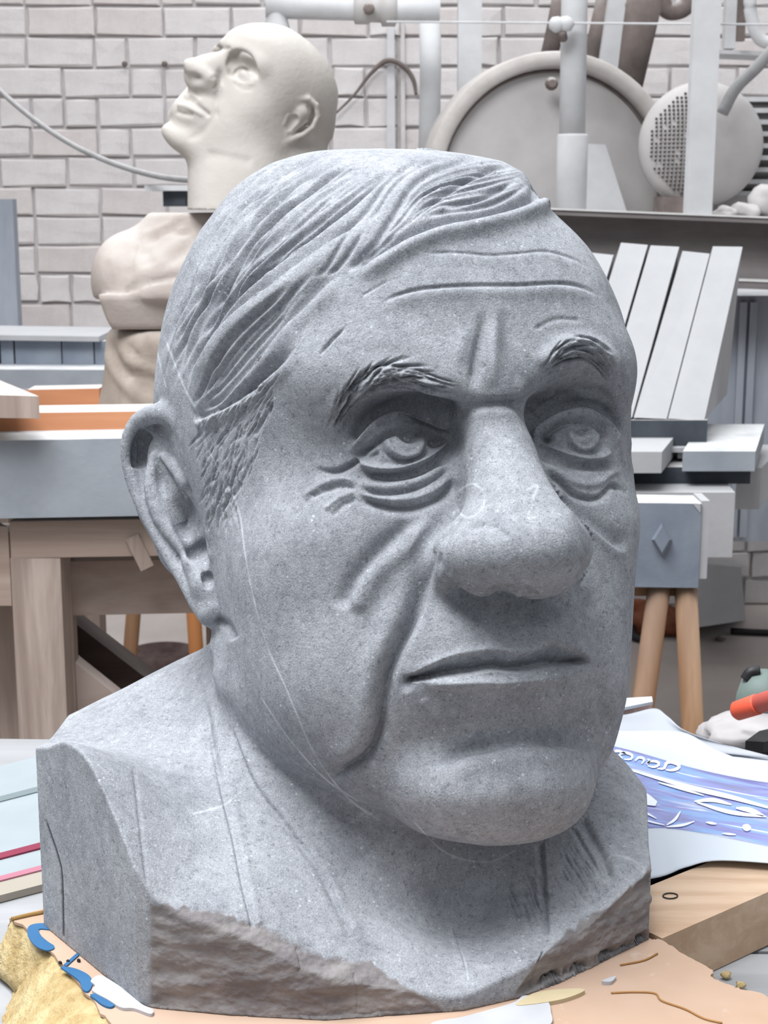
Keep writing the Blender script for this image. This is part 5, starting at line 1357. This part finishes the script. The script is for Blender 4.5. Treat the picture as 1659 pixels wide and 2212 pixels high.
def subrow(a,b,n):
    return [[tuple(x+(y-x)*k/n for x,y in zip(p,q)) for p,q in zip(a,b)] for k in range(n+1)]
def strip(name,a,b,mat,dz=0):
    rows=subrow(a,b,3);sheet(name,[[(p[0],p[1],p[2]+dz) for p in r] for r in rows],mat,parent=ph)
strip('top_margin',R[0],R[1],MATS['white_print_paper']);strip('printed_image',R[1],R[2],MATS['blue_photo_print']);strip('bottom_margin',R[2],R[3],MATS['white_print_paper'])
# white marks printed on the image
M_INKW=flat('white_print_ink',(226,232,248),.5,.3)
def mark(pts,w,nm='white_print_mark'):
    L=resample(spline(np.array(pts,float),6),5);tg=np.gradient(L,axis=0);tg/=np.maximum(np.linalg.norm(tg,axis=1,keepdims=True),1e-6);n=np.stack([-tg[:,1],tg[:,0]],1)
    t=np.linspace(0,1,len(L));ww=(w*(.35+.65*np.sin(np.pi*t)))[:,None]
    a=L+n*ww/2;b=L-n*ww/2;bm=bmesh.new()
    va=[bm.verts.new(wz(x,y,z+.0006)) for x,y in a];vb=[bm.verts.new(wz(x,y,z+.0006)) for x,y in b]
    for i in range(len(L)-1):bm.faces.new((va[i],va[i+1],vb[i+1],vb[i]))
    me=bpy.data.meshes.new('m');bm.to_mesh(me);bm.free();place(nm,me,(0,0,0),M_INKW,ph)
for pts,w in(([(1365,1664),(1420,1680),(1500,1703),(1580,1722),(1680,1750)],11),([(1422,1690),(1470,1703),(1520,1718)],6),
   ([(1300,1668),(1335,1680),(1375,1690)],24),([(1332,1700),(1370,1716),(1418,1736)],30),([(1500,1731),(1540,1728),(1580,1738)],9),([(1505,1733),(1560,1750),(1600,1758),(1655,1764)],9),
   ([(1590,1745),(1620,1750),(1650,1762)],11),([(1440,1782),(1458,1770),(1470,1752)],6),([(1440,1786),(1475,1782),(1500,1774)],6),([(1370,1752),(1395,1756),(1418,1768)],5),([(1525,1776),(1548,1780)],6),
   ([(1604,1785),(1622,1790)],16),([(1560,1800),(1590,1803)],5),([(1376,1766),(1410,1776),(1436,1782)],4)): mark(pts,w)
# the script lettering, seen upside down, ending in a large capital
for pts,w in(([(1320,1627),(1335,1622),(1352,1628)],6),([(1345,1638),(1338,1630),(1352,1626),(1366,1632),(1362,1640),(1348,1640)],6),([(1372,1644),(1380,1636),(1392,1640),(1386,1650)],6),([(1396,1650),(1404,1642),(1398,1640)],5),
   ([(1398,1652),(1402,1645),(1418,1645),(1424,1651),(1412,1657),(1399,1654)],6),([(1420,1660),(1434,1660),(1440,1648),(1452,1646),(1466,1652),(1464,1660),(1448,1664),(1438,1662)],8)):
    mark(pts,w,'script_letter')
# other papers
gp=NB('thin_grey_paper');gp.done(gp.mix(gp.noise(8,3,.5),lin(160,164,173),lin(176,180,188)),.6,.2)
zz=.800
sheet('plain_paper',[[(1200,1540,zz+.004),(1335,1545,zz+.004),(1412,1530,zz+.006),(1440,1545,zz+.004)],[(1200,1560,zz),(1340,1570,zz),(1440,1575,zz),(1500,1588,zz+.003)],[(1200,1600,zz),(1360,1610,zz),(1500,1620,zz),(1690,1640,zz)]],MATS['thin_grey_paper'],None,'thin greyish paper sheet sticking out behind the photo print','paper')
sheet('white_sheet',[[(1500,1610,zz-.004),(1570,1624,zz-.002),(1640,1634,zz-.002),(1740,1650,zz-.002)],[(1500,1640,zz-.003),(1560,1645,zz-.002),(1640,1665,zz-.002),(1740,1690,zz-.002)],[(1500,1680,zz-.004),(1560,1690,zz-.004),(1640,1710,zz-.004),(1740,1740,zz-.004)]],MATS['white_print_paper'],None,'white paper sheet under the plain paper at the right edge','paper')
cdp=thing('folded_card',wz(1380,1545,TB),'small folded white card with a pinkish edge beyond the papers','card')
q=[wz(1280,1515,.808),wz(1345,1530,.808),wz(1410,1517,.808),wz(1408,1506,.808),wz(1345,1497,.812),wz(1280,1497,.812)]
place('card_top',slabpoly([(v.x,v.y) for v in q],.8065,.8085),(0,0,0),MATS['white_print_paper'],cdp)
q=[(1300,1516),(1348,1530),(1409,1516),(1390,1524),(1372,1540),(1300,1545)]
Q_=[wz(a,b,.803) for a,b in q];place('card_fold',slabpoly([(v.x,v.y) for v in Q_],TB+.002,.8064),(0,0,0),flat('pinkish_card',(200,176,170),.8,.2,12),cdp)
# bag, marker, knife, grinder disc at the right edge
bg_=rock(wz(1640,1606,TB)+Vector((.012,0,.009)),(.050,.028,.0125),9,4)
single('crumpled_bag',bg_,'crumpled pale plastic bag at the far right of the table','bag',flat('milky_plastic',(168,165,166),.5,.3,14),smooth=True)
mk_=thing('orange_marker',wz(1620,1540,TB),'fat orange-red marker with a pale upper side lying on the bag','marker')
p0=wy(1592,1536,.93);p1=wy(1700,1500,.905);ax=(p1-p0).normalized()
place('cap',lathe(p0,ax,[(-.002,.0045),(0,.0062),(.016,.0066),(.017,.0066)],20),(0,0,0),flat('orange_cap',(232,98,72),.45,.4,8),mk_,smooth=True)
place('barrel',lathe(p0+ax*.017,ax,[(0,.0062),(.11,.0062)],20),(0,0,0),flat('orange_barrel',(222,112,100),.45,.4,14),mk_,smooth=True)
q=[wz(1610,1604,.792),wz(1640,1582,.792),wz(1720,1555,.795),wz(1720,1592,.792),wz(1650,1606,.792)]
single('black_blade',slabpoly([(v.x,v.y) for v in q],.786,.793,.001),'black pointed tool tip at the right edge below the orange marker','tool',M_BLACK)
gq=thing('angle_grinder',wy(1650,1500,.96),'grey-green rounded power tool head behind the orange marker','power tool')
place('housing',lathe(wy(1652,1497,.985),(0,-.3,1),[(-.040,.016),(-.02,.018),(-.005,.0185),(.006,.0165),(.013,.010),(.015,.001)],28),(0,0,0),flat('grey_green_plastic',(112,126,122),.6,.3,14),gq,smooth=True)
place('black_grip',tube([wy(1610,1468,.985),wy(1622,1452,.985),wy(1640,1450,.985)],.004,8),(0,0,0),M_BLACK,gq,smooth=True)
# white plastic profiles lying at the left
def prof(name,q,zt,label,cat,mat,h=.004,parent=None,group=None):
    Q=[wz(a,b,zt) for a,b in q];me=slabpoly([(v.x,v.y) for v in Q],zt-h,zt,.0008)
    return place(name,me,(0,0,0),mat,parent) if parent else single(name,me,label,cat,mat,group)
M_PVC=flat('white_pvc',(150,159,164),.4,.4,6);M_GREY=flat('grey_green_stripe',(112,124,127),.5,.3,6)
M_RED=flat('red_stripe',(126,44,68),.5,.3,8);M_PINK=flat('pink_stripe',(168,112,128),.5,.3,8);M_CREAM=flat('cream_pvc',(160,153,142),.5,.3,6)
wp2=thing('plastic_profile',wz(-40,1760,TB),'white plastic strip with grey, red and pink lines lying left of the bust','plastic strip')
s_=lambda y0,y1,k=-.26:[(-260,y1+260*-k),(190,y1+190*k),(190,y0+190*k),(-260,y0+260*-k)]
prof('rear_panel',s_(1655,1722),.7745,'','',M_PVC,parent=wp2);prof('grey_line',s_(1720,1731),.7752,'','',M_GREY,parent=wp2)
prof('middle_panel',s_(1729,1842),.7745,'','',M_PVC,parent=wp2);prof('red_line',s_(1842,1854),.7756,'','',M_RED,parent=wp2)
prof('front_panel',s_(1854,1892),.7745,'','',M_PVC,parent=wp2);prof('pink_line',s_(1892,1902),.7754,'','',M_PINK,parent=wp2)
prof('cream_edge',s_(1902,1934),.7745,'','',M_CREAM,parent=wp2)
# ================= the big stone bust =================
def make_bust():
    f,lo,hi=bust_sdf()
    V,Q=build(f,lo,hi,BUST_H,1);V,Q=subdivide_front(V,Q,f)
    C=Carver(V,Q);rng=np.random.default_rng(7)
    carve_bust(C,rng);carve_hair(C,rng);carve_torso(C,rng);paint_bust(C)
    T=c2t(C.V);P=C.P
    from mathutils import noise as mn
    # hair combed back over the parts of the skull the photograph does not show
    q=c2h(C.V);hid=np.where(~C.vis&(q[:,2]>-4+np.clip(q[:,1],-2,9)*1.15)&((q*q).sum(1)<190)&(T[:,2]>9))[0]
    qa=q[hid];az=np.arctan2(qa[:,0],-qa[:,1]+3.0)
    hh=np.array([mn.noise(Vector((a*7+mn.noise(Vector((a*2,z*.3,1)))*.8,z*.16,y*.10)))+.5*mn.noise(Vector((a*17,z*.3,y*.2))) for a,(x,y,z) in zip(az.tolist(),qa.tolist())])
    edge=np.clip((qa[:,2]+4-np.clip(qa[:,1],-2,9)*1.15)/1.2,0,1)
    C.V[hid]+=C.N[hid]*((.16*hh-.05)*edge)[:,None]
    jag0=np.interp(P[:,0],[300,330,450,530,600,640,700,800,860,960,1100,1150,1180,1240,1290,1330,1390,1405],[1930,1952,1962,1985,2010,2040,2062,2080,2120,2180,2160,2090,2050,2000,1965,1945,1890,1850])
    ii=np.where(C.vis&(P[:,1]>jag0)&(P[:,0]>318)&(T[:,2]>.05))[0]
    hh=np.array([mn.noise(Vector((a*.45,b*.45,c*1.6)))*.16+mn.noise(Vector((a*1.7,b*1.7,c*3.5)))*.07+mn.noise(Vector((a*6,b*6,c*8)))*.025 for a,b,c in T[ii].tolist()])
    C.V[ii]+=C.N[ii]*(hh-.05)[:,None]*(np.clip((P[ii,1]-jag0[ii])/14,0,1)*np.clip((P[ii,0]-320)/16,0,1))[:,None]
    jj=np.where((T[:,2]<.55)&(P[:,0]>1130)&(P[:,0]<1408)&C.vis)[0]
    dd=np.array([max(0,.25+mn.noise(Vector((a*1.3,b*1.3,3)))*.8+mn.noise(Vector((a*5,b*5,7)))*.3) for a,b,c in T[jj].tolist()])
    C.V[jj]-=C.N[jj]*(dd*.9*np.clip((.5-T[jj,2])/.3,0,1)*np.clip((P[jj,0]-1130)/60,0,1))[:,None]
    V=to_world(C.V)
    base=V.mean(0)*0;base[:]=(T[:,0].mean()*UNIT,T[:,1].mean()*UNIT,0.8)
    me=np_mesh('stone_bust',V-base,Q)
    for k in('vein','crack'):float_attr(me,k,C.attr[k])
    # rough quarry skin below the chisel edge; its brown is partly painted board bounce
    jag=np.interp(P[:,0],[300,330,450,530,600,640,700,800,860,960,1100,1150,1180,1240,1290,1330,1390,1405],[1930,1952,1962,1985,2010,2040,2062,2080,2120,2180,2160,2090,2050,2000,1965,1945,1890,1850])
    jn=np.interp(P[:,0],np.arange(280,1440,9),np.random.default_rng(5).normal(0,4.5,129));r=np.clip((P[:,1]-jag+jn)/6,0,1)*np.clip((P[:,0]-322)/6,0,1)*C.vis
    float_attr(me,'rough',r)
    o=link('stone_bust',me,STONE,smooth=True,label="large grey-blue carved stone bust of an old man with swept hair, in the foreground",category='sculpture')
    o.location=base
    return o
make_bust()
